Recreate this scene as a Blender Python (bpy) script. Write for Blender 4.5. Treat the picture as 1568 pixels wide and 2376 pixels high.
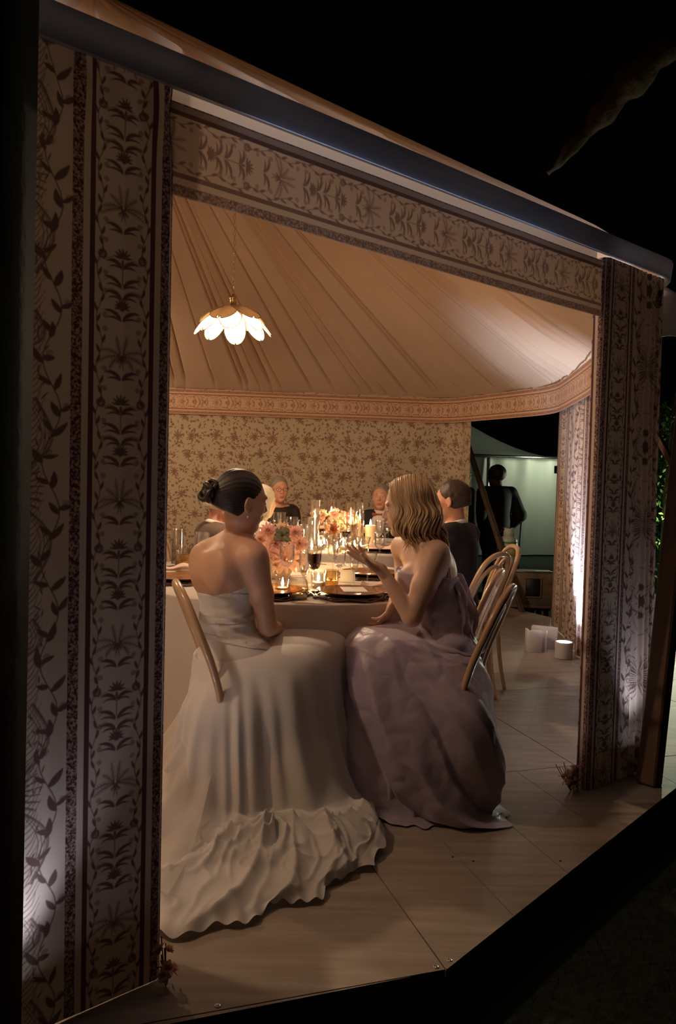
import bpy, bmesh, math, random
import numpy as np
from mathutils import Vector, Matrix, noise as mnoise

for _o in list(bpy.data.objects):
    bpy.data.objects.remove(_o)
scene = bpy.context.scene
COL = scene.collection
PI = math.pi
random.seed(7)
RNG = np.random.default_rng(11)

# ------------------------------------------------------------------ camera
F = 1829.0
CAM = Vector((0.0, 0.0, 1.28))
RC = Matrix.Rotation(math.radians(90 - 2.44), 4, 'X') @ Matrix.Rotation(math.radians(1.45), 4, 'Z')
cam_data = bpy.data.cameras.new('camera')
cam_data.sensor_fit = 'HORIZONTAL'
cam_data.sensor_width = 24.0
cam_data.lens = 24.0 * F / 1568.0
cam_data.clip_start = 0.05
cam_data.clip_end = 300
cam = bpy.data.objects.new('camera', cam_data)
COL.objects.link(cam)
cam.matrix_world = Matrix.Translation(CAM) @ RC
scene.camera = cam

# ------------------------------------------------------------------ world, exposure
world = bpy.data.worlds.new('night')
scene.world = world
world.use_nodes = True
world.node_tree.nodes['Background'].inputs[0].default_value = (0.30, 0.32, 0.42, 1)
world.node_tree.nodes['Background'].inputs[1].default_value = 0.0012
scene.view_settings.view_transform = 'Standard'
scene.view_settings.look = 'None'
scene.view_settings.exposure = 0.0
scene.view_settings.gamma = 1.0
scene.view_settings.use_curve_mapping = False
scene.cycles.use_denoising = True
scene.cycles.max_bounces = 10
scene.cycles.transparent_max_bounces = 24
scene.cycles.caustics_reflective = False
scene.cycles.caustics_refractive = False
scene.cycles.sample_clamp_indirect = 4.0
POWER_PENDANT = 70.0
FLAME = 650.0

# ------------------------------------------------------------------ measuring helpers
def ray(px, py):
    return (RC.to_3x3() @ Vector(((px - 784) / F, -(py - 1188) / F, -1.0)))
def at(px, py, Y):
    r = ray(px, py)
    return CAM + r * (Y / r.y)
def fl(px, py, z=0.0):
    r = ray(px, py)
    return CAM + r * ((z - CAM.z) / r.z)

# ------------------------------------------------------------------ object helpers
def tag(o, label=None, cat=None, group=None, kind=None):
    if label: o['label'] = label
    if cat: o['category'] = cat
    if group: o['group'] = group
    if kind: o['kind'] = kind
    return o
def empty(name, loc=(0, 0, 0), rz=0.0):
    o = bpy.data.objects.new(name, None)
    o.empty_display_size = 0.05
    COL.objects.link(o)
    o.location = loc
    o.rotation_euler = (0, 0, rz)
    return o
def mesh_obj(name, verts, faces, mat=None, parent=None, smooth=True, mats=None, midx=None, uv=None, loc=None):
    me = bpy.data.meshes.new(name)
    if isinstance(verts, np.ndarray):
        verts = verts.astype(float).tolist()
    if isinstance(faces, np.ndarray):
        faces = faces.tolist()
    me.from_pydata(verts, [], faces)
    if mats:
        for m in mats: me.materials.append(m)
        if midx is not None:
            me.polygons.foreach_set('material_index', np.asarray(midx, dtype=np.int32))
    elif mat:
        me.materials.append(mat)
    if uv is not None:
        uvl = me.uv_layers.new(name='uv')
        li = np.empty(len(me.loops), dtype=np.int32)
        me.loops.foreach_get('vertex_index', li)
        uvl.data.foreach_set('uv', np.asarray(uv, dtype=np.float32)[li].ravel())
    if smooth:
        me.polygons.foreach_set('use_smooth', np.ones(len(me.polygons), dtype=bool))
    me.update()
    o = bpy.data.objects.new(name, me)
    COL.objects.link(o)
    if parent is not None:
        o.parent = parent
    if loc is not None:
        o.location = loc
    return o
def share(name, me, parent=None, loc=(0, 0, 0), rot=(0, 0, 0), scale=(1, 1, 1)):
    o = bpy.data.objects.new(name, me)
    COL.objects.link(o)
    o.parent = parent
    o.location = loc
    o.rotation_euler = rot
    o.scale = scale
    return o
def copy_tree(o, parent=None):
    c = o.copy()
    COL.objects.link(c)
    c.parent = parent
    for ch in list(o.children):
        copy_tree(ch, c)
    return c

class MB:
    """collects simple solids into one mesh"""
    def __init__(s):
        s.v = []; s.f = []
    def add(s, v, f):
        b = len(s.v)
        s.v.extend([tuple(p) for p in v])
        s.f.extend([tuple(i + b for i in q) for q in f])
        return s
    def box(s, c, d, R=None, bev=0.0):
        x, y, z = d[0] / 2, d[1] / 2, d[2] / 2
        if bev:
            b = min(bev, x * .9, y * .9, z * .9)
            pts = []
            for sx in (-1, 1):
                for sy in (-1, 1):
                    for sz in (-1, 1):
                        pts += [(sx * (x - b), sy * (y - b), sz * z), (sx * (x - b), sy * y, sz * (z - b)), (sx * x, sy * (y - b), sz * (z - b))]
            bm = bmesh.new()
            for p in pts: bm.verts.new(p)
            bmesh.ops.convex_hull(bm, input=bm.verts)
            bm.verts.ensure_lookup_table(); bm.verts.index_update()
            vv = [v.co.copy() for v in bm.verts]
            ff = [[v.index for v in f.verts] for f in bm.faces]
            bm.free()
        else:
            vv = [Vector((a * x, b * y, c_ * z)) for a in (-1, 1) for b in (-1, 1) for c_ in (-1, 1)]
            ff = [(0, 1, 3, 2), (4, 6, 7, 5), (0, 4, 5, 1), (2, 3, 7, 6), (0, 2, 6, 4), (1, 5, 7, 3)]
        if R is not None: vv = [R @ Vector(p) for p in vv]
        c = Vector(c)
        return s.add([Vector(p) + c for p in vv], ff)
    def tube(s, pts, r, n=10, closed=False, caps=True, rfun=None, flat=1.0):
        pts = [Vector(p) for p in pts]
        m = len(pts)
        V = []; prev = None
        for i, p in enumerate(pts):
            if closed:
                t = pts[(i + 1) % m] - pts[(i - 1) % m]
            else:
                t = pts[min(i + 1, m - 1)] - pts[max(i - 1, 0)]
            if t.length < 1e-9: t = Vector((0, 0, 1))
            t.normalize()
            if prev is None:
                up = Vector((0, 0, 1)) if abs(t.z) < .9 else Vector((1, 0, 0))
                a = t.cross(up).normalized()
            else:
                a = (prev - t * prev.dot(t))
                if a.length < 1e-6: a = t.orthogonal()
                a.normalize()
            prev = a
            b = t.cross(a)
            rr = (r if rfun is None else rfun(i / max(1, m - 1)))
            for k in range(n):
                q = 2 * PI * k / n
                V.append(p + a * (math.cos(q) * rr) + b * (math.sin(q) * rr * flat))
        Fc = []
        for i in range(m if closed else m - 1):
            j = (i + 1) % m
            for k in range(n):
                l = (k + 1) % n
                Fc.append((i * n + k, i * n + l, j * n + l, j * n + k))
        if not closed and caps:
            Fc.append(tuple(range(n - 1, -1, -1)))
            Fc.append(tuple((m - 1) * n + k for k in range(n)))
        return s.add(V, Fc)
    def lathe(s, prof, n=24, c=(0, 0, 0)):
        V = []; Fc = []; c = Vector(c)
        m = len(prof)
        for (r, z) in prof:
            for k in range(n):
                q = 2 * PI * k / n
                V.append(c + Vector((r * math.cos(q), r * math.sin(q), z)))
        for i in range(m - 1):
            for k in range(n):
                l = (k + 1) % n
                Fc.append((i * n + k, i * n + l, (i + 1) * n + l, (i + 1) * n + k))
        return s.add(V, Fc)
    def ball(s, c, r, n=10, sc=(1, 1, 1), R=None):
        V = []; Fc = []; c = Vector(c)
        h = n // 2
        for i in range(h + 1):
            a = PI * i / h
            for k in range(n):
                q = 2 * PI * k / n
                p = Vector((r * sc[0] * math.sin(a) * math.cos(q), r * sc[1] * math.sin(a) * math.sin(q), r * sc[2] * math.cos(a)))
                if R is not None: p = R @ p
                V.append(c + p)
        for i in range(h):
            for k in range(n):
                l = (k + 1) % n
                Fc.append((i * n + k, (i + 1) * n + k, (i + 1) * n + l, i * n + l))
        return s.add(V, Fc)
    def build(s, name, mat, parent=None, smooth=True, loc=None):
        return mesh_obj(name, s.v, s.f, mat, parent, smooth, loc=loc)

def crom(P, n, closed=False):
    """Catmull-Rom through points P, n samples"""
    P = np.asarray(P, float)
    m = len(P)
    if closed:
        t = np.arange(n) / n * m
    else:
        t = np.linspace(0, m - 1 - 1e-9, n)
    i = np.floor(t).astype(int)
    u = (t - i)[(...,) + (None,) * (P.ndim - 1)]
    g = (lambda k: P[k % m]) if closed else (lambda k: P[np.clip(k, 0, m - 1)])
    p0, p1, p2, p3 = g(i - 1), g(i), g(i + 1), g(i + 2)
    return .5 * (2 * p1 + (p2 - p0) * u + (2 * p0 - 5 * p1 + 4 * p2 - p3) * u ** 2 + (3 * p1 - p0 - 3 * p2 + p3) * u ** 3)
def grid_faces(nu, nv, cu=False):
    """nu rows, nv columns; cu closes columns"""
    i = np.arange(nu - 1)[:, None]
    j = np.arange(nv if cu else nv - 1)[None, :]
    j2 = (j + 1) % nv
    a = i * nv + j; b = i * nv + j2; c = (i + 1) * nv + j2; d = (i + 1) * nv + j
    return np.stack([a, b, c, d], -1).reshape(-1, 4)

# value noise in numpy
_PERM = RNG.random((64, 64, 64)).astype(np.float32)
def vnoise(x, y, z=0.0):
    x, y, z = np.broadcast_arrays(np.asarray(x, float), np.asarray(y, float), np.asarray(z, float))
    xi = np.floor(x).astype(int); yi = np.floor(y).astype(int); zi = np.floor(z).astype(int)
    fx = x - xi; fy = y - yi; fz = z - zi
    fx = fx * fx * (3 - 2 * fx); fy = fy * fy * (3 - 2 * fy); fz = fz * fz * (3 - 2 * fz)
    g = lambda a, b, c: _PERM[(xi + a) & 63, (yi + b) & 63, (zi + c) & 63]
    r = 0
    for a in (0, 1):
        for b in (0, 1):
            for c in (0, 1):
                r = r + g(a, b, c) * (fx if a else 1 - fx) * (fy if b else 1 - fy) * (fz if c else 1 - fz)
    return r * 2 - 1

# ------------------------------------------------------------------ materials
def new_mat(name):
    m = bpy.data.materials.new(name)
    m.use_nodes = True
    nt = m.node_tree
    nt.nodes.clear()
    out = nt.nodes.new('ShaderNodeOutputMaterial')
    return m, nt, out
def N(nt, t, **kw):
    n = nt.nodes.new('ShaderNode' + t)
    for k, v in kw.items():
        if k.startswith('i_'):
            n.inputs[k[2:].replace('_', ' ')].default_value = v
        else:
            setattr(n, k, v)
    return n
def c4(c): return (c[0], c[1], c[2], 1.0)
def pmat(name, col, rough=.6, metal=0.0, noise=0.0, nscale=8.0, bump=0.0, bscale=60.0, sheen=0.0, trans=0.0,
         spec=.5, col2=None, stretch=None, sss=0.0, coat=0.0, wave=None):
    """principled material with procedural colour variation and relief; trans > 0 mixes in translucency"""
    m, nt, out = new_mat(name)
    b = N(nt, 'BsdfPrincipled')
    b.inputs['Roughness'].default_value = rough
    b.inputs['Metallic'].default_value = metal
    b.inputs['Specular IOR Level'].default_value = spec
    b.inputs['Sheen Weight'].default_value = sheen
    b.inputs['Coat Weight'].default_value = coat
    if sss:
        b.inputs['Subsurface Weight'].default_value = sss
        b.inputs['Subsurface Radius'].default_value = (.012, .005, .003)
        b.inputs['Subsurface Scale'].default_value = 1.0
    tc = N(nt, 'TexCoord')
    mp = N(nt, 'Mapping')
    if stretch: mp.inputs['Scale'].default_value = stretch
    nt.links.new(tc.outputs['Object'], mp.inputs['Vector'])
    ns = N(nt, 'TexNoise'); ns.inputs['Scale'].default_value = nscale; ns.inputs['Detail'].default_value = 5
    nt.links.new(mp.outputs[0], ns.inputs['Vector'])
    rp = N(nt, 'MapRange'); rp.inputs['From Min'].default_value = .3; rp.inputs['From Max'].default_value = .7
    nt.links.new(ns.outputs[0], rp.inputs['Value'])
    mx = N(nt, 'Mix', data_type='RGBA')
    c2 = col2 if col2 else tuple(c * (1 - noise) for c in col)
    mx.inputs[6].default_value = c4(col); mx.inputs[7].default_value = c4(c2)
    nt.links.new(rp.outputs[0], mx.inputs[0])
    nt.links.new(mx.outputs[2], b.inputs['Base Color'])
    nrm = None
    if bump or wave:
        bp = N(nt, 'Bump'); bp.inputs['Strength'].default_value = 1.0
        bp.inputs['Distance'].default_value = bump if bump else wave[1]
        if wave:
            w = N(nt, 'TexWave'); w.inputs['Scale'].default_value = wave[0]; w.inputs['Distortion'].default_value = wave[2]
            w.bands_direction = wave[3] if len(wave) > 3 else 'X'
            nt.links.new(mp.outputs[0], w.inputs['Vector'])
            nt.links.new(w.outputs['Fac'], bp.inputs['Height'])
        else:
            n2 = N(nt, 'TexNoise'); n2.inputs['Scale'].default_value = bscale; n2.inputs['Detail'].default_value = 4
            nt.links.new(mp.outputs[0], n2.inputs['Vector'])
            nt.links.new(n2.outputs[0], bp.inputs['Height'])
        nt.links.new(bp.outputs[0], b.inputs['Normal'])
        nrm = bp
    if trans:
        t = N(nt, 'BsdfTranslucent')
        nt.links.new(mx.outputs[2], t.inputs['Color'])
        if nrm: nt.links.new(nrm.outputs[0], t.inputs['Normal'])
        ms = N(nt, 'MixShader'); ms.inputs[0].default_value = trans
        nt.links.new(b.outputs[0], ms.inputs[1]); nt.links.new(t.outputs[0], ms.inputs[2])
        nt.links.new(ms.outputs[0], out.inputs['Surface'])
    else:
        nt.links.new(b.outputs[0], out.inputs['Surface'])
    return m
def thin_glass(name, tint=(1, 1, 1), rough=.02, base=.06):
    m, nt, out = new_mat(name)
    tr = N(nt, 'BsdfTransparent'); tr.inputs[0].default_value = c4(tint)
    gl = N(nt, 'BsdfGlossy'); gl.inputs['Roughness'].default_value = rough
    lw = N(nt, 'LayerWeight'); lw.inputs['Blend'].default_value = .42
    mr = N(nt, 'MapRange'); mr.inputs['To Min'].default_value = base; mr.inputs['To Max'].default_value = .85
    nt.links.new(lw.outputs['Facing'], mr.inputs['Value'])
    pw = N(nt, 'Math', operation='POWER'); pw.inputs[1].default_value = 1.5
    nt.links.new(mr.outputs[0], pw.inputs[0])
    ms = N(nt, 'MixShader')
    nt.links.new(pw.outputs[0], ms.inputs[0])
    nt.links.new(tr.outputs[0], ms.inputs[1]); nt.links.new(gl.outputs[0], ms.inputs[2])
    nt.links.new(ms.outputs[0], out.inputs['Surface'])
    return m
def emat(name, col, s):
    m, nt, out = new_mat(name)
    e = N(nt, 'Emission'); e.inputs[0].default_value = c4(col); e.inputs[1].default_value = s
    nt.links.new(e.outputs[0], out.inputs['Surface'])
    return m

# ------------------------------------------------------------------ the printed cloth: drawn here, stroke by stroke
class Canvas:
    def __init__(s, w, h):
        s.w, s.h = w, h; s.d = []
    def dots(s, P, r):
        P = np.asarray(P, float); r = np.broadcast_to(np.asarray(r, float), (len(P),))
        s.d.append(np.column_stack([P, r]))
    def stroke(s, P, r0, r1=None, prof=None, mirror=None):
        P = np.asarray(P, float)
        n = max(2, int(np.sum(np.hypot(*np.diff(P, axis=0).T)) / .8))
        if len(P) > 2: Q = crom(P, n)
        else: Q = P[0] + (P[1] - P[0]) * np.linspace(0, 1, n)[:, None]
        t = np.linspace(0, 1, n)
        r = prof(t) if prof else r0 + ((r1 if r1 is not None else r0) - r0) * t
        s.dots(Q, r)
        if mirror is not None:
            Q = Q.copy(); Q[:, 0] = 2 * mirror - Q[:, 0]
            s.dots(Q, r)
    def leaf(s, x, y, a, L, w, mirror=None, bend=0.0):
        t = np.linspace(0, 1, 6)
        aa = a + bend * t
        px = x + np.cumsum(np.r_[0, np.cos(aa[1:]) * L / 5]); py = y + np.cumsum(np.r_[0, np.sin(aa[1:]) * L / 5])
        s.stroke(np.c_[px, py], w, prof=lambda u: .45 + w * np.sin(np.clip(u, 0, 1) ** .8 * PI) ** .9, mirror=mirror)
    def frond(s, x, y, a, L, bend, mirror=None, w=4.2):
        t = np.linspace(0, 1, 9)
        aa = a + bend * t
        px = x + np.cumsum(np.r_[0, np.cos(aa[1:]) * L / 8]); py = y + np.cumsum(np.r_[0, np.sin(aa[1:]) * L / 8])
        s.stroke(np.c_[px, py], 1.4, .6, mirror=mirror)
        for i in range(1, 9):
            l = w * 1.9 * math.sin(PI * (i / 9.0) ** .7) + 2
            for sg in (1, -1):
                b = aa[i] + sg * .75
                s.stroke([(px[i], py[i]), (px[i] + l * math.cos(b), py[i] + l * math.sin(b))], 1.1, .5, mirror=mirror)
    def curl(s, x, y, r, mirror=None):
        q = np.linspace(0, 3.6 * PI, 22)
        rr = r * (1 - q / (4.2 * PI))
        s.stroke(np.c_[x + rr * np.cos(q), y + rr * np.sin(q)], .9, .9, mirror=mirror)
    def render(s):
        D = np.concatenate(s.d)
        A = np.zeros(s.w * s.h, np.float32)
        R = np.ceil(D[:, 2] + .5).astype(int)
        for k in np.unique(R):
            d = D[R == k]
            o = np.arange(-k, k + 1)
            ox, oy = np.meshgrid(o, o); ox = ox.ravel(); oy = oy.ravel()
            bx = np.round(d[:, 0]).astype(int)[:, None] + ox; by = np.round(d[:, 1]).astype(int)[:, None] + oy
            dist = np.hypot(bx - d[:, 0:1], by - d[:, 1:2])
            cov = np.clip(d[:, 2:3] + .5 - dist, 0, 1)
            ok = (bx >= 0) & (bx < s.w) & (cov > 0)
            idx = (by % s.h) * s.w + bx
            np.maximum.at(A, idx[ok], cov[ok].astype(np.float32))
        return A.reshape(s.h, s.w)
def blur(a, n=1):
    for _ in range(n):
        a = (a + np.roll(a, 1, 0) + np.roll(a, -1, 0)) / 3
        a = (a + np.roll(a, 1, 1) + np.roll(a, -1, 1)) / 3
    return a
def to_image(name, rgb):
    rgb = np.where(rgb <= .0031308, rgb * 12.92, 1.055 * np.power(np.maximum(rgb, 1e-6), 1 / 2.4) - .055)
    h, w, _ = rgb.shape
    im = bpy.data.images.new(name, w, h, alpha=False, float_buffer=False)
    buf = np.ones((h, w, 4), np.float32); buf[..., :3] = rgb
    im.pixels.foreach_set(buf.ravel())
    im.update()
    im.pack()
    return im

BW, FW = 250, 300              # millimetres: border band, floral panel
CW, CH = BW * 2 + FW, 1360
def border_motif(cv, cx):
    m = cx
    for k in range(4):
        y = k * 340
        # palm
        py = y + 172
        if k % 2 == 0:
            for a, L, b in ((1.25, 46, .15), (.75, 50, -.9), (.15, 56, -.75), (-.3, 40, -.9)):
                cv.frond(m + 2, py, a, L, b, mirror=m)
        else:
            for a, L, b in ((1.42, 52, .0), (1.05, 40, -.5), (.55, 52, -1.1), (.0, 54, -.6)):
                cv.frond(m + 3, py, a, L, b, mirror=m)
        for a in np.linspace(-2.7, -.45, 13):
            cv.stroke([(m, py), (m + 15 * math.cos(a), py + (24 + 9 * math.sin(a * 9)) * math.sin(a))], 1.6, .6, mirror=m)
        cv.dots([(m, py - 4)], 6)
        # rose pair and middle flower
        for q in np.linspace(0, 2 * PI, 11)[:-1]:
            cv.dots([(m + 50 + 8.5 * math.cos(q), y + 62 + 8.5 * math.sin(q)), (m - 50 - 8.5 * math.cos(q), y + 62 + 8.5 * math.sin(q))], 3.0)
        cv.curl(m + 50, y + 62, 6, mirror=m)
        for q in np.linspace(.1, PI - .1, 7):
            cv.leaf(m, y + 60, q, 24, 2.8, mirror=m)
        cv.leaf(m, y + 56, -PI / 2, 16, 3)
        cv.stroke([(m, y + 52), (m, y - 2)], 1.2)
        # arching leaf pairs
        for yy, L, b in ((y + 38, 44, -1.5), (y - 8, 52, -1.2), (y - 34, 46, -1.5), (y - 84, 50, -1.2), (y + 118, 44, -1.3)):
            cv.leaf(m + 2, yy, 1.15, L, 4.2, mirror=m, bend=b)
            cv.leaf(m + 2, yy - 3, .8, L * .8, 2.2, mirror=m, bend=b * .9)
            cv.stroke([(m + 6, yy + 3), (m + 26, yy + 20), (m + 46, yy + 12)], .8, .8, mirror=m)
        for q in np.linspace(-.2, PI + .2, 9):
            cv.leaf(m, y - 54, q, 21, 2.6)
        cv.dots([(m, y - 56)], 7)
        # edge vine
        n = 30
        yy = y + np.linspace(0, 340, n)
        xx = 56 + 7 * np.sin(yy / 340 * 6 * PI)
        cv.stroke(np.c_[m + xx, yy], 1.1, mirror=m)
        for i in range(1, n - 1, 2):
            sg = 1 if (i // 2) % 2 else -1
            cv.leaf(m + xx[i], yy[i], PI / 2 - sg * .55, 21, 3.3, mirror=m, bend=sg * .3)
        for yy_ in (20, 95, 140, 232, 262, 318):
            cv.curl(m + 42, y + yy_, 6.5, mirror=m)
def floral_motif(cv, x0):
    m = x0 + FW / 2
    for k in range(2):
        y = k * 680
        # beaded oval
        for q in np.linspace(0, 2 * PI, 92)[:-1]:
            a, b = m + 62 * math.cos(q), y + 200 + 150 * math.sin(q)
            for u in np.linspace(0, 2 * PI, 9)[:-1]:
                cv.dots([(a + 3.2 * math.cos(u), b + 3.2 * math.sin(u))], .8)
        # leaf lobes round the oval: double outlines with feather strokes
        for y0, y1, bul in ((y + 330, y + 520, 112), (y + 60, y - 120, 112), (y + 250, y + 150, 96)):
            for dd in (0, 3.5, 8, 15, 23):
                P = [(m + 78 - dd, y0), (m + bul - dd, y0 + (y1 - y0) * .35), (m + bul - 8 - dd, y0 + (y1 - y0) * .65), (m + 30, y1)]
                cv.stroke(P, 1.5 if dd < 5 else .9, .9, mirror=m)
        for a in np.linspace(-1.35, 1.35, 15):
            for L in (70, 96):
                cv.stroke([(m + 14 * math.cos(a), y + 540 + 14 * math.sin(a)), (m + L * math.cos(a), y + 540 + L * math.sin(a) * .9 + 6)], .9, 1.4, mirror=m)
            if abs(a) > .3: cv.frond(m + 30 * math.cos(a), y + 540 + 30 * math.sin(a), a, 66, .25, mirror=m, w=2.6)
        for r in (10, 17, 24):
            q = np.linspace(0, 2 * PI, 16)
            cv.stroke(np.c_[m + r * .6 * np.cos(q), y + 540 + r * 1.5 * np.sin(q)], 1.0)
        for q in np.linspace(0, 2 * PI, 13)[:-1]:
            cv.leaf(m, y + 200, q, 34, 5)
            cv.leaf(m, y + 262, q, 20, 3); cv.leaf(m, y + 138, q, 20, 3)
        # side vine with leaf pairs
        n = 60
        yy = y + np.linspace(0, 680, n)
        xx = 112 + 20 * np.sin(yy / 680 * 6 * PI + .6)
        cv.stroke(np.c_[m + xx, yy], 1.4, mirror=m)
        for i in range(2, n - 1, 5):
            sg = 1 if (i // 5) % 2 else -1
            a0 = PI / 2 - sg * random.uniform(.5, 1.2)
            cv.leaf(m + xx[i], yy[i], a0, random.uniform(34, 50), random.uniform(6, 8.5), mirror=m, bend=sg * random.uniform(.2, .9))
            cv.leaf(m + xx[i + 1], yy[i + 1], PI / 2 + sg * random.uniform(.8, 1.7), random.uniform(26, 38), random.uniform(5, 7), mirror=m, bend=-sg * random.uniform(.2, .7))
            if i % 10 == 2:
                cv.curl(m + xx[i] - sg * 14, yy[i] + 22, 8, mirror=m)
        for i in range(46):
            yy_ = y + i * 680 / 46; a0 = random.uniform(-.5, .5)
            cv.stroke([(m + 60 + 6 * math.sin(i), yy_), (m + 78, yy_ + 16), (m + 92 + 6 * math.sin(i * 2), yy_ + 44)], 1.3, .6, mirror=m)
        for i in range(70):
            yy_ = y + random.uniform(0, 680); x_ = random.uniform(20, 100)
            if abs(x_ - 62) < 12: continue
            cv.leaf(m + x_, yy_, PI / 2 + random.uniform(-.8, .8), random.uniform(12, 26), 1.4, mirror=m, bend=random.uniform(-.6, .6))
cv = Canvas(CW, CH)
border_motif(cv, 28 + 16 + 12 + 69)
border_motif(cv, CW - (28 + 16 + 12 + 69))
floral_motif(cv, BW)
ink = cv.render()
ink = blur(ink, 1)
xs = np.arange(CW)
speck = blur(RNG.random((CH, CW)).astype(np.float32), 3)
speck = (speck - speck.mean()) / speck.std()
def stripe(a, b):
    return ((xs >= a) & (xs < b)).astype(np.float32)[None, :]
rough_s = stripe(3, 28) + stripe(222, 247) + stripe(553, 578) + stripe(772, 797)
thin_s = stripe(44, 56) + stripe(194, 206) + stripe(594, 606) + stripe(744, 756)
ink = np.maximum(ink * .86, rough_s * np.clip(.78 - .24 * np.clip(speck, -1, 2), 0, 1))
ink = np.maximum(ink, thin_s * .95)
CREAM = np.array((.60, .47, .38)); INK = np.array((.085, .028, .030))
def cloth_rgb(ink, cream=CREAM, inkc=INK):
    return cream[None, None] * (1 - ink[..., None]) + inkc[None, None] * ink[..., None]
IMG_VAL = to_image('printed_valance_cloth', cloth_rgb(ink * .8, CREAM * 1.05, np.array((.11, .045, .05))))
IMG_FRZ = to_image('printed_frieze_cloth', cloth_rgb(ink * .85, np.array((.72, .50, .35)), np.array((.27, .095, .06))))
IMG_COLUMN = to_image('printed_column_cloth', cloth_rgb(ink))
# small sprig print of the far wall, 1.2 m tile at 1.5 mm
S = 800
cv = Canvas(S, S)
def wrapped(fn, x, y, *a, **k):
    for dx in (-S, 0, S):
        if -80 < x + dx < S + 80: fn(x + dx, y, *a, **k)
for i in range(6):
    for j in range(6):
        x = (i + .5 + (.5 if j % 2 else 0)) * S / 6 + random.uniform(-22, 22); y = (j + .5) * S / 6 + random.uniform(-18, 18)
        for a in np.linspace(0, 2 * PI, 10)[:-1]:
            wrapped(cv.leaf, x, y, a + .2, random.uniform(30, 44), 3.4)
        for a in (-1.2, -1.57, -1.9): wrapped(cv.leaf, x, y, a, 30, 4)
for i in range(900):
    x, y = random.uniform(0, S), random.uniform(0, S)
    wrapped(cv.leaf, x, y, random.uniform(0, 2 * PI), random.uniform(10, 26), random.uniform(1.5, 4.5), bend=random.uniform(-1, 1))
for i in range(260):
    x, y = random.uniform(0, S), random.uniform(0, S)
    for a in np.linspace(0, 2 * PI, 6)[:-1]:
        wrapped(cv.leaf, x, y, a, random.uniform(6, 13), 3.0)
ink = blur(cv.render(), 1) * (.62 + .3 * np.clip(blur(RNG.random((S, S)).astype(np.float32), 6) * 3 - 1, 0, 1))
IMG_WALL = to_image('printed_wall_cloth', cloth_rgb(ink, np.array((.56, .46, .33)), np.array((.20, .085, .055))))

def print_mat(name, img, trans=.22, rough=.85, weave=.0004, tint=None):
    m, nt, out = new_mat(name)
    tc = N(nt, 'TexCoord')
    im = N(nt, 'TexImage'); im.image = img; im.extension = 'REPEAT'; im.interpolation = 'Cubic'
    nt.links.new(tc.outputs['UV'], im.inputs[0])
    b = N(nt, 'BsdfPrincipled'); b.inputs['Roughness'].default_value = rough; b.inputs['Specular IOR Level'].default_value = .15
    b.inputs['Sheen Weight'].default_value = .1
    ns = N(nt, 'TexNoise'); ns.inputs['Scale'].default_value = 380; ns.inputs['Detail'].default_value = 2
    nt.links.new(tc.outputs['Object'], ns.inputs[0])
    bp = N(nt, 'Bump'); bp.inputs['Distance'].default_value = weave
    nt.links.new(ns.outputs[0], bp.inputs['Height'])
    nt.links.new(bp.outputs[0], b.inputs['Normal'])
    nt.links.new(im.outputs[0], b.inputs['Base Color'])
    t = N(nt, 'BsdfTranslucent')
    nt.links.new(im.outputs[0], t.inputs[0])
    ms = N(nt, 'MixShader'); ms.inputs[0].default_value = trans
    nt.links.new(b.outputs[0], ms.inputs[1]); nt.links.new(t.outputs[0], ms.inputs[2])
    nt.links.new(ms.outputs[0], out.inputs['Surface'])
    return m

M = {}
M['print'] = print_mat('printed_cloth', IMG_COLUMN, .055)
M['frieze'] = print_mat('printed_frieze', IMG_FRZ, .1)
M['valance'] = print_mat('printed_valance', IMG_VAL, .18)
M['wallprint'] = print_mat('printed_wall', IMG_WALL, .1)
M['liner'] = pmat('ceiling_liner', (.84, .63, .46), .8, noise=.05, nscale=2, bump=.0005, bscale=500, trans=.30, sheen=.2)
M['vinyl'] = pmat('white_vinyl', (.58, .62, .72), .45, noise=.08, nscale=3, trans=.40)
M['whitevinyl'] = pmat('bright_vinyl', (.85, .86, .9), .4, noise=.05, nscale=3, trans=.2)
M['ply'] = pmat('plywood', (.42, .365, .31), .42, nscale=2.6, col2=(.29, .245, .20), stretch=(1, 10, 1), bump=.0006, bscale=30, spec=.4)
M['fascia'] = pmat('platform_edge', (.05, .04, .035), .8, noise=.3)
M['metal'] = pmat('steel', (.6, .6, .6), .3, metal=1.0, noise=.1)
M['brass'] = pmat('brass', (.55, .38, .16), .35, metal=1.0, noise=.2)
M['bentwood'] = pmat('bentwood', (.60, .41, .24), .30, col2=(.46, .29, .16), nscale=4, stretch=(1, 1, .25), spec=.5, coat=.4)
M['pad'] = pmat('seat_pad', (.72, .68, .62), .8, noise=.08, bump=.0006, bscale=200)
M['linen'] = pmat('linen', (.58, .53, .49), .85, noise=.08, nscale=6, bump=.0006, bscale=380, sheen=.2)
M['napkin'] = pmat('napkin', (.72, .52, .44), .85, noise=.1, bump=.0008, bscale=200)
M['wax'] = pmat('wax', (.88, .78, .62), .45, noise=.05, sss=.3, trans=.35)
M['glass'] = thin_glass('clear_glass', base=.13)
M['goldglass'] = thin_glass('amber_glass', (.95, .84, .66), base=.12)
M['redwine'] = pmat('red_wine', (.06, .004, .006), .08, noise=.2)
M['whitewine'] = thin_glass('white_wine', (.93, .82, .58), base=.06)
M['water'] = thin_glass('water', (.93, .95, .95), base=.05)
M['amber_plate'] = pmat('amber_plate', (.38, .17, .07), .12, noise=.3, nscale=30, spec=.8, coat=.6)
M['wicker'] = pmat('dark_wicker', (.055, .022, .015), .35, noise=.4, nscale=60, coat=.3)
M['card'] = pmat('card', (.80, .76, .70), .7, noise=.03)
M['flame'] = emat('flame', (1.0, .58, .22), FLAME)
M['wick'] = pmat('wick', (.03, .025, .02), .9, noise=.2)
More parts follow.
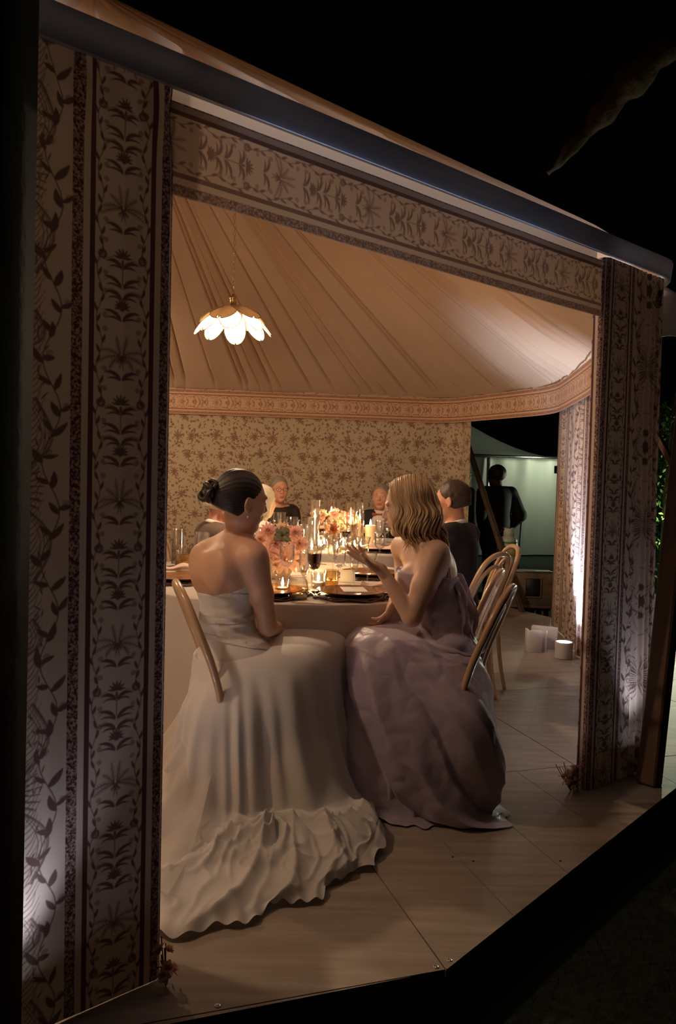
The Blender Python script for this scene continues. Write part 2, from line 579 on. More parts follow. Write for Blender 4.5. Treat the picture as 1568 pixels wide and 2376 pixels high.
M['skin'] = pmat('skin', (.60, .36, .25), .48, noise=.06, nscale=20, sss=.12, bump=.0004, bscale=300)
M['skin2'] = pmat('skin_fair', (.66, .42, .31), .48, noise=.06, nscale=20, sss=.12, bump=.0004, bscale=300)
M['skin3'] = pmat('skin_flushed', (.62, .31, .21), .5, noise=.1, nscale=30, sss=.1)
M['skin4'] = pmat('skin_dark', (.10, .05, .035), .5, noise=.1)
M['lips'] = pmat('lips', (.46, .17, .15), .4, noise=.1)
M['eyewhite'] = pmat('eye_white', (.75, .72, .68), .15, noise=.03)
M['iris'] = pmat('iris', (.06, .035, .02), .1, noise=.2)
M['hair_dark'] = pmat('hair_dark', (.016, .011, .010), .5, noise=.3, nscale=90, stretch=(1, .2, 1), bump=.0006, bscale=220)
M['hair_blonde'] = pmat('hair_blonde', (.62, .43, .25), .55, col2=(.34, .21, .10), nscale=26, stretch=(1, 1, .35), coat=.1, bump=.001, bscale=160)
M['hair_grey'] = pmat('hair_grey', (.30, .25, .20), .6, noise=.4, nscale=70, bump=.002, bscale=120)
M['hair_white'] = pmat('hair_white', (.62, .54, .42), .6, noise=.25, nscale=50, bump=.002, bscale=90)
M['hair_brown'] = pmat('hair_brown', (.05, .028, .018), .55, noise=.4, nscale=80, bump=.0015, bscale=160)
M['gown'] = pmat('chiffon', (.74, .72, .70), .75, noise=.05, nscale=5, bump=.0005, bscale=420, sheen=.3, trans=.12)
M['lilac'] = pmat('lilac_taffeta', (.44, .37, .47), .40, col2=(.37, .31, .41), nscale=3, bump=.0035, bscale=24, sheen=.3)
M['suit'] = pmat('black_suit', (.014, .014, .018), .8, noise=.3, nscale=40, bump=.0005, bscale=300)
M['tanjacket'] = pmat('brown_jacket', (.11, .075, .055), .85, noise=.2, nscale=40, bump=.0006, bscale=300)
M['shirt'] = pmat('white_shirt', (.72, .68, .64), .8, noise=.05, bump=.0005, bscale=200)
M['blackdress'] = pmat('black_sheer_blouse', (.03, .02, .018), .6, noise=.3)
M['tie'] = pmat('red_bow_tie', (.42, .10, .05), .5, noise=.2)
M['whiteboard'] = pmat('white_board', (.78, .78, .80), .5, noise=.04)
M['darkwood'] = pmat('dark_post', (.012, .010, .009), .9, noise=.3, nscale=12, bump=.003, bscale=20)
M['pole'] = pmat('wooden_pole', (.22, .12, .06), .6, col2=(.15, .08, .04), nscale=3, stretch=(8, 8, 1), bump=.0006, bscale=60)
M['grass'] = pmat('lawn', (.016, .028, .010), 1.0, noise=.6, nscale=30, bump=.02, bscale=40)
M['blade'] = pmat('grass_blades', (.03, .055, .018), .9, noise=.5, nscale=4)
M['bark'] = pmat('bark', (.20, .14, .08), .95, col2=(.09, .06, .035), nscale=10, bump=.03, bscale=9)
M['leafgreen'] = pmat('leaves', (.10, .22, .05), .55, noise=.5, nscale=3, trans=.4)
M['tank'] = pmat('tank_paint', (.45, .52, .46), .4, noise=.15, nscale=6)
M['tanklabel'] = pmat('tank_label', (.55, .42, .08), .5, noise=.2)
M['greentag'] = pmat('green_label', (.05, .22, .10), .5, noise=.2)
M['blackmetal'] = pmat('black_metal', (.012, .012, .012), .5, noise=.3)
M['unit'] = pmat('brown_unit', (.24, .17, .12), .7, noise=.35, nscale=14, bump=.001, bscale=60)
M['canopy'] = pmat('canopy_vinyl', (.62, .64, .55), .5, noise=.07, nscale=2, trans=.35)
M['pink'] = pmat('dahlia_pink', (.84, .47, .41), .6, col2=(.90, .64, .55), nscale=30, trans=.3)
M['cream'] = pmat('rose_cream', (.85, .68, .50), .6, col2=(.82, .55, .45), nscale=20, trans=.25)
M['burgundy'] = pmat('burgundy_bloom', (.25, .06, .04), .6, noise=.3, nscale=20)
M['eucalyptus'] = pmat('eucalyptus', (.20, .20, .14), .6, noise=.2, nscale=20)
M['earth'] = pmat('vase_ceramic', (.55, .45, .35), .4, noise=.1)
M['sparkle'] = pmat('beading', (.8, .8, .82), .25, metal=.6, noise=.3, nscale=200, bump=.002, bscale=700)
# ================================================================== the tent
W0 = np.array((-.419, 1.95)); DD = np.array((.755, .656)); DD = DD / np.linalg.norm(DD); NN = np.array((-DD[1], DD[0]))
def wp(s, off=0.0):
    p = W0 + DD * s + NN * off
    return float(p[0]), float(p[1])
APEX = (-1.6, 5.0)
POLY = [wp(-.95), wp(2.45), (1.80, 5.75), (1.96, 7.15), (1.18, 8.60), (-1.71, 8.2), (-3.6, 7.93), (-4.7, 6.0), (-4.3, 3.2), (-2.9, 1.5)]
def rounded(poly, r=.35, n=7):
    out = []
    m = len(poly)
    for i in range(m):
        p = np.array(poly[i]); a = np.array(poly[i - 1]); b = np.array(poly[(i + 1) % m])
        da = (a - p); db = (b - p)
        rr = r if i >= 2 else .06
        pa = p + da / np.linalg.norm(da) * min(rr, np.linalg.norm(da) * .45); pb = p + db / np.linalg.norm(db) * min(rr, np.linalg.norm(db) * .45)
        for t in np.linspace(0, 1, n):
            out.append((1 - t) ** 2 * pa + 2 * t * (1 - t) * p + t * t * pb)
    return np.array(out)
def resample(P, step, closed=False):
    P = np.asarray(P, float)
    if closed: P = np.vstack([P, P[:1]])
    L = np.r_[0, np.cumsum(np.hypot(*np.diff(P, axis=0).T))]
    n = max(2, int(L[-1] / step))
    s = np.linspace(0, L[-1], n + (0 if closed else 1), endpoint=not closed)
    return np.c_[np.interp(s, L, P[:, 0]), np.interp(s, L, P[:, 1])], s, L[-1]
RP = rounded(POLY)
def normals2(P, closed=False):
    if closed: t = np.roll(P, -1, 0) - np.roll(P, 1, 0)
    else: t = np.gradient(P, axis=0)
    t = t / np.maximum(np.hypot(*t.T)[:, None], 1e-9)
    return np.c_[-t[:, 1], t[:, 0]]           # to the left of travel = inside (polygon runs counter-clockwise)

def cloth_strip(name, path, z0, z1, mat, step=.03, zstep=.06, fold=0.0, ffreq=9.0, u0=0.0, uscale=1.0, horiz=False, parent=None, off=0.0,
                gather=None, closed=False, seed=0.0, hem=0.0, vshift=0.0):
    """a hanging cloth along a plan path; printed cloth coordinates are in metres of cloth"""
    P, s, L = resample(path, step, closed)
    n2 = normals2(P, closed)
    nz = max(2, int((z1 - z0) / zstep) + 1)
    Z = np.linspace(z0, z1, nz)
    ss, zz = np.meshgrid(s, Z)
    d = off + fold * (vnoise(ss * ffreq + seed, zz * .35, seed) + .4 * vnoise(ss * ffreq * 2.3, zz * .8, seed + 5))
    if gather is not None: d = d + gather(ss, zz)
    X = P[:, 0][None] + n2[:, 0][None] * d; Y = P[:, 1][None] + n2[:, 1][None] * d
    V = np.stack([X, Y, zz + (hem * vnoise(ss * 6, 0, seed) * (zz == z0))], -1).reshape(-1, 3)
    cu = (u0 + ss * uscale) / (CW / 1000)
    cvv = (zz + vshift) / (CH / 1000)
    if horiz:
        cu = (u0 + (zz - z0) * uscale) / (CW / 1000); cvv = (ss + vshift) / (CH / 1000)
    uv = np.stack([cu, cvv], -1).reshape(-1, 2)
    return mesh_obj(name, V, grid_faces(nz, len(s), closed), mat, parent, uv=uv)

# ---- floor of plywood panels on a platform
fa = math.radians(17.5)
fu = np.array((math.cos(fa), math.sin(fa))); fv = np.array((-math.sin(fa), math.cos(fa)))
C0 = np.array((fl(1035, 2250).x, fl(1035, 2250).y))
CL = np.array((fl(390, 2376).x, fl(390, 2376).y)); CR = np.array((fl(1568, 1828).x, fl(1568, 1828).y))
dl = (CL - C0) / np.linalg.norm(CL - C0); dr = (CR - C0) / np.linalg.norm(CR - C0)
plat = [tuple(C0), tuple(C0 + dr * 5.2), tuple(C0 + dr * 5.2 + np.array((-1.2, 2.6))), (2.15, 7.35), (1.35, 8.95), (-1.8, 8.5), (-3.8, 8.2), (-5.0, 6.0), (-4.6, 3.0), (-3.1, 1.0), tuple(C0 + dl * 1.6)]
def clip_half(poly, p, n):
    out = []
    for i in range(len(poly)):
        a = np.array(poly[i]); b = np.array(poly[(i + 1) % len(poly)])
        da = np.dot(a - p, n); db = np.dot(b - p, n)
        if da >= 0: out.append(a)
        if (da >= 0) != (db >= 0): out.append(a + (b - a) * da / (da - db))
    return out
floor = empty('floor'); tag(floor, 'platform floor of pale plywood panels', kind='structure')
ptris = [(0, 1, 2), (0, 2, 3), (0, 3, 4, 5, 6, 7, 8, 9, 10)]
conv = [[plat[0], plat[1], plat[2], plat[3]], [plat[0]] + plat[3:]]
PW, PL = 1.22, 1.22
fm = bpy.data.meshes
cnt = 0
for region in (0, 1):
    pass
def point_in(poly, p):
    c = False; m = len(poly)
    for i in range(m):
        a, b = poly[i], poly[(i + 1) % m]
        if (a[1] > p[1]) != (b[1] > p[1]) and p[0] < (b[0] - a[0]) * (p[1] - a[1]) / (b[1] - a[1]) + a[0]: c = not c
    return c
def clip_to_convex(poly, conv_):
    m = len(conv_)
    for i in range(m):
        a = np.array(conv_[i]); b = np.array(conv_[(i + 1) % m]); t = b - a; nrm = np.array((-t[1], t[0]))
        if len(poly) < 3: return []
        poly = clip_half(poly, a, nrm / np.linalg.norm(nrm))
    return poly
# right fan region boards run with the right edge; left region with the seam
panels = []
gap = .0022
seam_n = fu
for i in range(-6, 6):
    for j in range(-1, 8):
        o = C0 + fu * (i * PW) + fv * (j * PL)
        q = [o + fu * gap + fv * gap, o + fu * (PW - gap) + fv * gap, o + fu * (PW - gap) + fv * (PL - gap), o + fu * gap + fv * (PL - gap)]
        if i >= 0 and j <= 0:
            # narrower boards along the open edge
            ns = 4; w = PW / ns
            qs = [[o + fu * (k * w + gap * .6) + fv * gap, o + fu * ((k + 1) * w - gap * .6) + fv * gap, o + fu * ((k + 1) * w - gap * .6) + fv * (PL - gap), o + fu * (k * w + gap * .6) + fv * (PL - gap)] for k in range(ns)]
        else:
            qs = [q]
        for qq in qs:
            for cvx in conv:
                r = clip_to_convex(list(qq), cvx)
                if len(r) >= 3:
                    A = 0
                    for k in range(len(r)):
                        A += r[k][0] * r[(k + 1) % len(r)][1] - r[(k + 1) % len(r)][0] * r[k][1]
                    if abs(A) / 2 > .003: panels.append(r)
for r in panels:
    n = len(r)
    dz = random.uniform(-.0008, .0)
    c = np.mean(r, axis=0)
    V = [(p[0] + (c[0] - p[0]) * .001, p[1] + (c[1] - p[1]) * .001, dz) for p in r] + [(p[0], p[1], -.02) for p in r]
    Fc = [tuple(range(n))] + [(k, k + n, (k + 1) % n + n, (k + 1) % n) for k in range(n)]
    mesh_obj('floor_panel', V, Fc, M['ply'], floor, smooth=False)
# dark bed under the panels and the platform's side
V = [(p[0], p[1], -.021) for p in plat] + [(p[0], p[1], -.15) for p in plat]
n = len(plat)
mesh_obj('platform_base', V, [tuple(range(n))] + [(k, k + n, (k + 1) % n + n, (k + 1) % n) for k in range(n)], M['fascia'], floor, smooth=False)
for (px, py) in ((505, 2333), (1012, 2243), (1043, 2228), (1300, 1998), (1050, 1988), (1098, 1998)):
    p = fl(px, py)
    big = py > 2200
    MB().lathe([(.0001, .0006), (.0025, .0006), (.003, -.001), (.0045 if big else .003, -.001), (.006 if big else .0035, .0012), (.008 if big else .0045, .0008), (.0085 if big else .005, -.002)], 16, (p.x, p.y, 0)).build('screw_cup', M['metal'] if big else M['blackmetal'], floor)

# ---- second pale platform seen past the right pillar
B2 = MB()
B2.box((3.55, 4.7, -.06), (1.9, 2.3, .09), bev=.01)
B2 = B2.build('neighbouring_platform', pmat('weathered_boards', (.15, .125, .085), .7, noise=.3, nscale=3, stretch=(1, 8, 1), bump=.001)); tag(B2, 'pale wooden platform beyond the leaning mast at the right edge', 'platform')

# ---- lawn
gx, gy = np.meshgrid(np.linspace(-14, 22, 60), np.linspace(-4, 34, 60))
mesh_obj('ground', np.stack([gx, gy, -.155 + .012 * vnoise(gx, gy) - 0 * gx], -1).reshape(-1, 3), grid_faces(60, 60), M['grass'])
tag(bpy.data.objects['ground'], 'dark lawn around the platform', kind='structure')
vb = []; fb = []
for i in range(6000):
    t = random.random()
    x = random.uniform(-.6, 2.6); y = random.uniform(.9, 3.6)
    if point_in(plat, (x, y)) : continue
    a = random.uniform(0, PI); h = random.uniform(.02, .06); w = .002
    b = len(vb)
    lx, ly = random.uniform(-.02, .02), random.uniform(-.02, .02)
    vb += [(x - w * math.cos(a), y - w * math.sin(a), -.16), (x + w * math.cos(a), y + w * math.sin(a), -.16), (x + lx, y + ly, -.16 + h)]
    fb.append((b, b + 1, b + 2))
g = mesh_obj('grass', vb, fb, M['blade']); tag(g, 'short dark grass beside the platform edge', 'grass', kind='stuff')
for k, (px, py) in enumerate(((738, 2362),)):
    p = fl(px, py, -.12)
    v = [(p.x + .012 * math.cos(q) * (1 + .3 * math.sin(5 * q)), p.y + .02 * math.sin(q), -.118 + .004 * math.sin(3 * q)) for q in np.linspace(0, 2 * PI, 14)[:-1]]
    mb = MB().add(v + [(a, b, c - .001) for a, b, c in v], [tuple(range(13)), tuple(range(25, 12, -1))] + [(i, (i + 1) % 13, (i + 1) % 13 + 13, i + 13) for i in range(13)])
    mb.tube([(p.x, p.y, -.118), (p.x + .02, p.y - .01, -.14)], .001, 5)
    o = mb.build('fallen_leaf', pmat('dry_leaf', (.38, .20, .08), .8, noise=.3)); tag(o, 'small dry leaf in the dark grass below the platform', 'leaf')

# ---- ceiling liner: pleats gathered to the peak
P, s, L = resample(RP, .009, True)
# irregular pleats
cuts = [0.0]
while cuts[-1] < L - .2:
    cuts.append(cuts[-1] + random.choice((.07, .11, .16, .24, .30, .13)) * random.uniform(.85, 1.15))
cuts.append(L)
cuts = np.array(cuts)
k = np.clip(np.searchsorted(cuts, s, side='right') - 1, 0, len(cuts) - 2)
fr = (s - cuts[k]) / (cuts[k + 1] - cuts[k])
dep = np.array([random.choice((.02, .035, .06, .085)) for _ in cuts])[k]
EAVE_Z = 2.265 - .095 * np.clip((P[:, 1] - 4.6) / 1.5, 0, 1)
PEAK_Z = 4.26
nr = 46
dcut = np.minimum(s - cuts[k], cuts[k + 1] - s)
backish = np.clip((P[:, 1] - 4.2) / 1.5, 0, 1)
dep = dep * (.35 + .65 * backish)
groove = (.008 + .042 * backish + dep * 1.2) * np.exp(-(dcut / .014) ** 2)
R = np.linspace(0, 1, nr) ** 1.0
wob = vnoise(s * 1.3, 3.3, 1.0)
X = []; 
for r in R:
    # a slight twist lets the pleats curve as they climb
    c = np.array(APEX)
    ctr = P * (1 - r) + c * r
    bulge = 4 * r * (1 - r)
    z = EAVE_Z + (PEAK_Z - EAVE_Z) * (r ** 1.0) - .012 * bulge
    pl = dep * (fr ** 1.6) * (1 - .35 * r) * min(1, r * 8 + .15)
    pl = pl + .006 * np.sin(s * 9 + 3 * wob) * (1 - r)
    z = z - pl
    z = z + groove * (1 - .75 * r) * min(1, r * 14)
    X.append(np.c_[ctr, z + 0 * s])
V = np.concatenate(X)
ceiling = mesh_obj('ceiling', V, grid_faces(nr, len(P), True), M['liner'])
tag(ceiling, 'pleated blush fabric tent ceiling rising to a peak', kind='structure')
def ceil_z(x, y):
    best = 9
    d = np.array((x, y)) - np.array(APEX)
    a = math.atan2(d[1], d[0])
    ang = np.arctan2(P[:, 1] - APEX[1], P[:, 0] - APEX[0])
    i = np.argmin(np.abs((ang - a + PI) % (2 * PI) - PI))
    r = 1 - np.hypot(*d) / np.hypot(P[i, 0] - APEX[0], P[i, 1] - APEX[1])
    return EAVE_Z[i] + (PEAK_Z - EAVE_Z[i]) * (r ** 1.0) - .012 * 4 * r * (1 - r)

# ---- eave beam: pale vinyl boxed frame outside the cloth header
mid = len(RP)
EP, es, EL = resample(RP, .06, True)
en = normals2(EP, True)
sect = [(-.034, 2.200), (-.042, 2.276), (-.012, 2.278), (.004, 2.270), (.004, 2.212), (-.012, 2.208)]
V = np.stack([np.concatenate([EP + en * o_, np.full((len(EP), 1), z_)], 1) for o_, z_ in sect])
V = np.concatenate([V, V[:1]]).reshape(-1, 3)
beam = mesh_obj('trim_1', V, grid_faces(len(sect) + 1, len(EP), True), M['vinyl'], smooth=False)
tag(beam, 'grey-white vinyl eave beam around the tent top', kind='structure')
# white vinyl roof skin: the outer eave flap above the leaning mast
a = at(1500, 655, 3.72); b = at(1600, 690, 3.6); c = at(1600, 775, 3.6); d = at(1519, 788, 3.72)
V = []
for i in range(7):
    for j in range(7):
        u, v = i / 6, j / 6
        p = (Vector(a) * (1 - u) + Vector(b) * u) * (1 - v) + (Vector(d) * (1 - u) + Vector(c) * u) * v
        V.append(p + Vector((0, .03 * math.sin(v * 3), .01 * math.sin(u * 5))))
flap = mesh_obj('eave_flap', [tuple(p) for p in V] , grid_faces(7, 7), M['whitevinyl'])
sm = flap.modifiers.new('thick', 'SOLIDIFY'); sm.thickness = .004
tag(flap, 'white vinyl flap hanging at the tent corner, top right', 'flap')
cl = empty('clasp', at(1528, 692, 3.45)); tag(cl, 'small shiny metal clasp at the tent corner', 'clasp')
mb = MB()
for k in range(3): mb.tube([Vector((.012 * math.cos(q), .004 * k, .016 * math.sin(q) - .012 * k)) for q in np.linspace(0, 2 * PI, 13)[:-1]], .0028, 7, closed=True)
mb.build('ring', M['metal'], cl)
MB().box((0, 0, .02), (.02, .01, .03), bev=.003).build('clip_body', M['metal'], cl)

# ---- printed curtains
def bunch(amp, f, x0, x1, ztop=2.2):
    def g(ss, zz):
        w = np.clip((ss - x0) / .04, 0, 1) * np.clip((x1 - ss) / .04, 0, 1)
        k = .5 + .5 * np.clip((ztop - zz) / 2, 0, 1)
        return w * amp * k * np.sin(2 * PI * f * (ss - x0) + .8 * vnoise(zz * 1.2, 1, 1) + 2 * vnoise(ss * 14, zz * .3, 3))
    return g
# left front pillar: face from the opening edge towards the left, and a return inwards
e0 = wp(-.62); e1 = wp(0)
path = [wp(0, .16), wp(.004, .012), wp(-.012, 0), wp(-.62)]
cu = cloth_strip('curtain', path, .004, 2.235, M['print'], step=.006, zstep=.02, fold=.0035, ffreq=5, u0=-.16, uscale=1.0, hem=.004,
                 gather=lambda ss, zz: .010 * np.exp(-((zz - 2.15) / .07) ** 2) * np.sin(ss * 70) + .006 * vnoise(zz * 1.4, ss * 7, 2) * np.clip((ss - .40) / .05, 0, 1), vshift=-.02)
tag(cu, 'tall palm and floral printed curtain pillar on the left of the opening', 'curtain')
# header valance over the front opening
path = [wp(-.012, .016), wp(1.962, .016)]
va = cloth_strip('valance', path, 1.965, 2.191, M['valance'], step=.012, zstep=.012, fold=.003, ffreq=3, horiz=True, u0=.0, uscale=1.0, vshift=.17,
                 gather=lambda ss, zz: .012 * np.sin((zz - 1.965) / .233 * PI) * vnoise(ss * 1.6, 0, 4))
t2 = cloth_strip('trim_2', [wp(.0, .036), wp(1.95, .036)], 2.160, 2.255, M['whitevinyl'], step=.05, zstep=.02)  # added strip that catches the uplight as a bright line
tag(t2, 'white vinyl strip added behind the valance top to catch light as a bright line', kind='structure')
tag(va, 'printed floral valance strip across the front opening', 'valance')
# right front pillar
path = [wp(1.972, .058), wp(1.965, .012), wp(1.985, 0), wp(2.44, 0), wp(2.475, .02), wp(2.50, .20)]
g1 = bunch(.010, 26, .06 + .255, .06 + .46)
def g2(ss, zz):
    belly = .028 * np.clip((ss - .30) / .2, 0, 1) * np.clip((2.2 - zz) / 2.2, 0, 1)
    return g1(ss, zz) - belly - .008 * vnoise(ss * 5, zz * .8, 7)
cu = cloth_strip('curtain', path, .004, 2.205, M['print'], step=.006, zstep=.02, fold=.002, ffreq=6, u0=CW / 1000 - .06, uscale=1.12, gather=g2, hem=.006, vshift=.11)
tag(cu, 'printed curtain pillar on the right of the opening, gathered and lit from below', 'curtain')
# far right corner panel between the two openings
path = [(1.955, 7.08), (1.93, 6.6), (1.80, 5.77)]
cu = cloth_strip('curtain', path, .004, 1.97, M['print'], step=.012, zstep=.03, fold=.004, ffreq=3, u0=.0, uscale=.62, gather=lambda ss, zz: .012 * np.sin(ss * 30) * np.clip((ss - .5) / .2, 0, 1), vshift=.2)
tag(cu, 'printed curtain panel at the far right corner behind the white uplight box', 'curtain')
# frieze round the inside under the ceiling
i0 = 7 * 1 + 4
pts = np.vstack([RP[i0:], RP[:1]])
fz = cloth_strip('frieze', pts, 1.905, 2.165, M['frieze'], step=.03, zstep=.02, fold=.003, ffreq=3, horiz=True, u0=-.005, uscale=1.0, off=.03)
# half-size print on the frieze: eight palms to the run
uvl = fz.data.uv_layers[0].data
arr = np.empty(len(uvl) * 2, np.float32); uvl.foreach_get('uv', arr); arr = arr.reshape(-1, 2)
arr[:, 0] = arr[:, 0]; uvl.foreach_set('uv', arr.ravel())
tag(fz, 'printed border frieze running around the tent under the ceiling', 'frieze')
# far wall and the unseen left walls
def wall_part(name, pts, label):
    P_, s_, L_ = resample(pts, .05)
    w = cloth_strip(name, pts, 0.0, 2.20, M['wallprint'], step=.04, zstep=.07, fold=.007, ffreq=2.2, off=.0, seed=3.0)
    uvl = w.data.uv_layers[0].data
    arr = np.empty(len(uvl) * 2, np.float32); uvl.foreach_get('uv', arr); arr = arr.reshape(-1, 2)
    arr[:, 0] *= (CW / 1000) / 1.2; arr[:, 1] *= (CH / 1000) / 1.2
    uvl.foreach_set('uv', arr.ravel())
    tag(w, label, kind='structure')
bk = [(1.36, 8.22), (1.30, 8.42), (1.12, 8.57), (-1.71, 8.2), (-3.55, 7.93)]
wall_part('wall_back', bk, 'far tent wall of cream cloth with small palm print')
wall_part('wall_left', [(-3.6, 7.9), (-4.7, 6.0), (-4.3, 3.2), (-2.9, 1.5), wp(-.97), wp(-.6, .03)], 'left tent wall of printed cloth')

# ---- lights of the tent: white uplights with their fixtures
def uplight(loc, aim, label, power, col=(.72, .80, 1.0), size=75, box=None, cat='uplight', blend=.9):
    t = empty('uplight', loc); tag(t, label, cat)
    MB().lathe([(.0, .0), (.058, .0), (.062, .006), (.064, .10), (.066, .112), (.064, .122), (.056, .122), (.054, .108), (0.0, .104)], 28).build('housing', M['whiteboard'], t)
    MB().lathe([(.0, .1085), (.053, .1085), (.053, .106), (0, .106)], 24).build('lens', emat('uplight_lens', (.78, .85, 1.0), 40.0), t)
    ld = bpy.data.lights.new('uplight_lamp', 'SPOT')
    ld.energy = power; ld.color = col; ld.spot_size = math.radians(size); ld.spot_blend = blend; ld.shadow_soft_size = .03
    lo = bpy.data.objects.new('uplight_lamp', ld); COL.objects.link(lo); lo.parent = t
    lo.location = (0, 0, .13)
    d = Vector(aim) - (Vector(loc) + Vector((0, 0, .13)))
    lo.rotation_euler = d.to_track_quat('-Z', 'Y').to_euler()
    return t
p = fl(1307, 1527)
uplight((p.x, p.y, 0), (p.x + .20, p.y + .22, .95), 'white round uplight glowing beside the far right curtain panel', 270, size=66)
bx = empty('uplight_screen', (p.x - .17, p.y + .16, 0)); tag(bx, 'white L-shaped board box standing behind the round uplight', 'box')
MB().box((0, 0, .085), (.10, .012, .17), bev=.002).build('board', M['whiteboard'], bx)
MB().box((.052, .10, .085), (.012, .20, .17), Matrix.Rotation(.35, 3, 'Z'), bev=.002).build('board', M['whiteboard'], bx)
MB().box((-.05, .05, .085), (.012, .10, .17), bev=.002).build('board', M['whiteboard'], bx)
MB().box((.12, .19, .085), (.20, .012, .17), Matrix.Rotation(-.5, 3, 'Z'), bev=.002).build('board', M['whiteboard'], bx)
x, y = wp(-.40, .085)
cx_, cy_ = wp(-.345, 0)
uplight((x, y, 0), (cx_, cy_, .62), 'white round uplight hidden behind the left curtain pillar', 130, size=70)
x2, y2 = wp(2.30, .095)
cx_, cy_ = wp(2.29, 0)
uplight((x2, y2, 0), (cx_, cy_, .75), 'white round uplight behind the gathered right curtain pillar', 170, size=58)

x3, y3 = wp(-.14, .30)
hx, hy = wp(.95, .03)
uplight((x3, y3, 0), (hx, hy, 2.33), 'second, unseen uplight added behind the left curtain pillar to light the header', 190, size=48)  # extra fixture added to throw cool light on the eave beam

# ---- pendants
def petal_mesh(L, Wd, drop, name='petal'):
    """a petal hanging outward: root at origin, running along +x and curving down; returns (surface, rim)"""
    nu, nv = 17, 9
    V = []
    for i in range(nu):
        u = (1 - math.cos(PI * i / (nu - 1))) / 2
        w = Wd / 2 * math.sqrt(max(0.0, 1 - abs((u - .70) / (.70 if u < .70 else .305)) ** 2.3)) if 0 < u < 1 else Wd * .05
        w = max(w, Wd * .05)
        x = L * (u * .98); z = -drop * (u ** 1.9)
        for j in range(nv):
            v = (j / (nv - 1)) * 2 - 1
            V.append((x, w * v, z + .014 * v * v * -1.0))
    rim = [V[i * nv] for i in range(nu)] + [V[(nu - 1) * nv + j] for j in range(1, nv)] + [V[i * nv + nv - 1] for i in range(nu - 2, -1, -1)]
    return V, grid_faces(nu, nv), rim
M['petal'] = pmat('woven_petal', (.80, .66, .46), .6, noise=.12, nscale=60, trans=.34, bump=.0015, bscale=260)
M['petal_top'] = pmat('woven_petal_top', (.72, .52, .33), .6, noise=.25, nscale=90, trans=.16, bump=.0015, bscale=260)
M['petal_wire'] = pmat('petal_wire', (.22, .14, .07), .5, noise=.1)
def make_pendant(loc, label, power, chain=True):
    t = empty('pendant_lamp', loc); tag(t, label, 'lamp', 'flower petal pendant lamps')
    MB().lathe([(0, .062), (.006, .06), (.010, .05), (.022, .042), (.024, .034), (.020, .028), (.020, -.008), (.026, -.012), (.026, -.02), (0, -.02)], 20).build('brass_cap', M['brass'], t)
    for tier, (n, L_, W_, dr, ph, zz) in enumerate(((6, .185, .165, .090, .25, -.010), (8, .212, .130, .160, .05, -.020))):
        V, Fc, rim = petal_mesh(L_, W_, dr)
        me = None
        for k in range(n):
            q = ph + 2 * PI * k / n
            if me is None:
                o = mesh_obj('petal', V, Fc, M['petal' if tier else 'petal_top'], t); me = o.data
                r = MB().tube(rim, .0022, 6, closed=False).build('petal_wire', M['petal_wire'], o); rme = r.data
            else:
                o = share('petal', me, t); share('petal_wire', rme, o)
            o.location = (.016 * math.cos(q), .016 * math.sin(q), zz); o.rotation_euler = (0, random.uniform(-.06, .06), q)
    MB().lathe([(0, -.02), (.017, -.022), (.017, -.05), (0, -.052)], 14).build('lamp_holder', M['brass'], t)
    MB().lathe([(0, -.05), (.014, -.052), (.020, -.07), (.034, -.095), (.037, -.115), (.030, -.137), (.014, -.148), (0, -.15)], 20).build('bulb', emat('bulb_glow', (1.0, .66, .34), 60.0), t)
    ld = bpy.data.lights.new('pendant_light', 'POINT'); ld.energy = power; ld.color = (1.0, .70, .45); ld.shadow_soft_size = .05
    lo = bpy.data.objects.new('pendant_light', ld); COL.objects.link(lo); lo.parent = t; lo.location = (0, 0, -.19)
    zt = ceil_z(loc[0], loc[1]) - loc[2]
    z = .062; k = 0
    me = None
    base = MB().tube([Vector((.0075 * math.cos(q), 0, .0135 * math.sin(q))) for q in np.linspace(0, 2 * PI, 15)[:-1]], .0014, 6, closed=True)
    while z < zt - .02:
        if me is None:
            o = base.build('chain_link', M['brass'], t); me = o.data
        else: o = share('chain_link', me, t)
        o.location = (.002 * math.sin(k * 1.7), 0, z + .0125); o.rotation_euler = (0, 0, PI / 2 * (k % 2) + .3)
        z += .0245; k += 1
    MB().lathe([(0, zt - .015), (.03, zt - .012), (.035, zt), (0, zt + .02)], 18).build('ceiling_hook_plate', M['brass'], t)
    return t
pp = at(541, 706, 4.8)
make_pendant((pp.x, pp.y, pp.z), 'flower petal pendant lamp hanging on a chain over the tables', POWER_PENDANT)
make_pendant((-1.45, 2.45, 2.45), 'added unseen petal pendant lamp behind the left curtain pillar, nearest the front', POWER_PENDANT * .5)  # added out of view to light the bride and skirt from front left
make_pendant((-2.6, 5.6, 2.8), 'added unseen petal pendant lamp behind the left curtain pillar, towards the far wall', POWER_PENDANT * 1.1)  # added out of view for more warm light on ceiling and interior

# ---- outside at the left edge: a dark unlit post
q = ray(22, 1180); s0 = 1.12 / q.y
bpt = fl(8, 2900, -.15)
xb = (20 - 784) / F * 1.12
po = MB()
a = at(46, 100, 1.30); b = at(8, 2376, 1.30)
dirv = (Vector(b) - Vector(a)).normalized()
b2 = Vector(a) + dirv * ((Vector(a).z + .15) / -dirv.z); a2 = Vector(a) - dirv * .9
po.box((0, 0, 0), (.16, .16, (a2 - b2).length), bev=.01)
o = po.build('timber_post', M['darkwood'])
o.location = (a2 + b2) / 2 + Vector((-.085, .02, 0)); o.rotation_euler = (a2 - b2).to_track_quat('Z', 'Y').to_euler()
tag(o, 'black unlit timber post along the left edge of the frame', 'post')
# ================================================================== outside, seen through the far opening
GZ = -.15
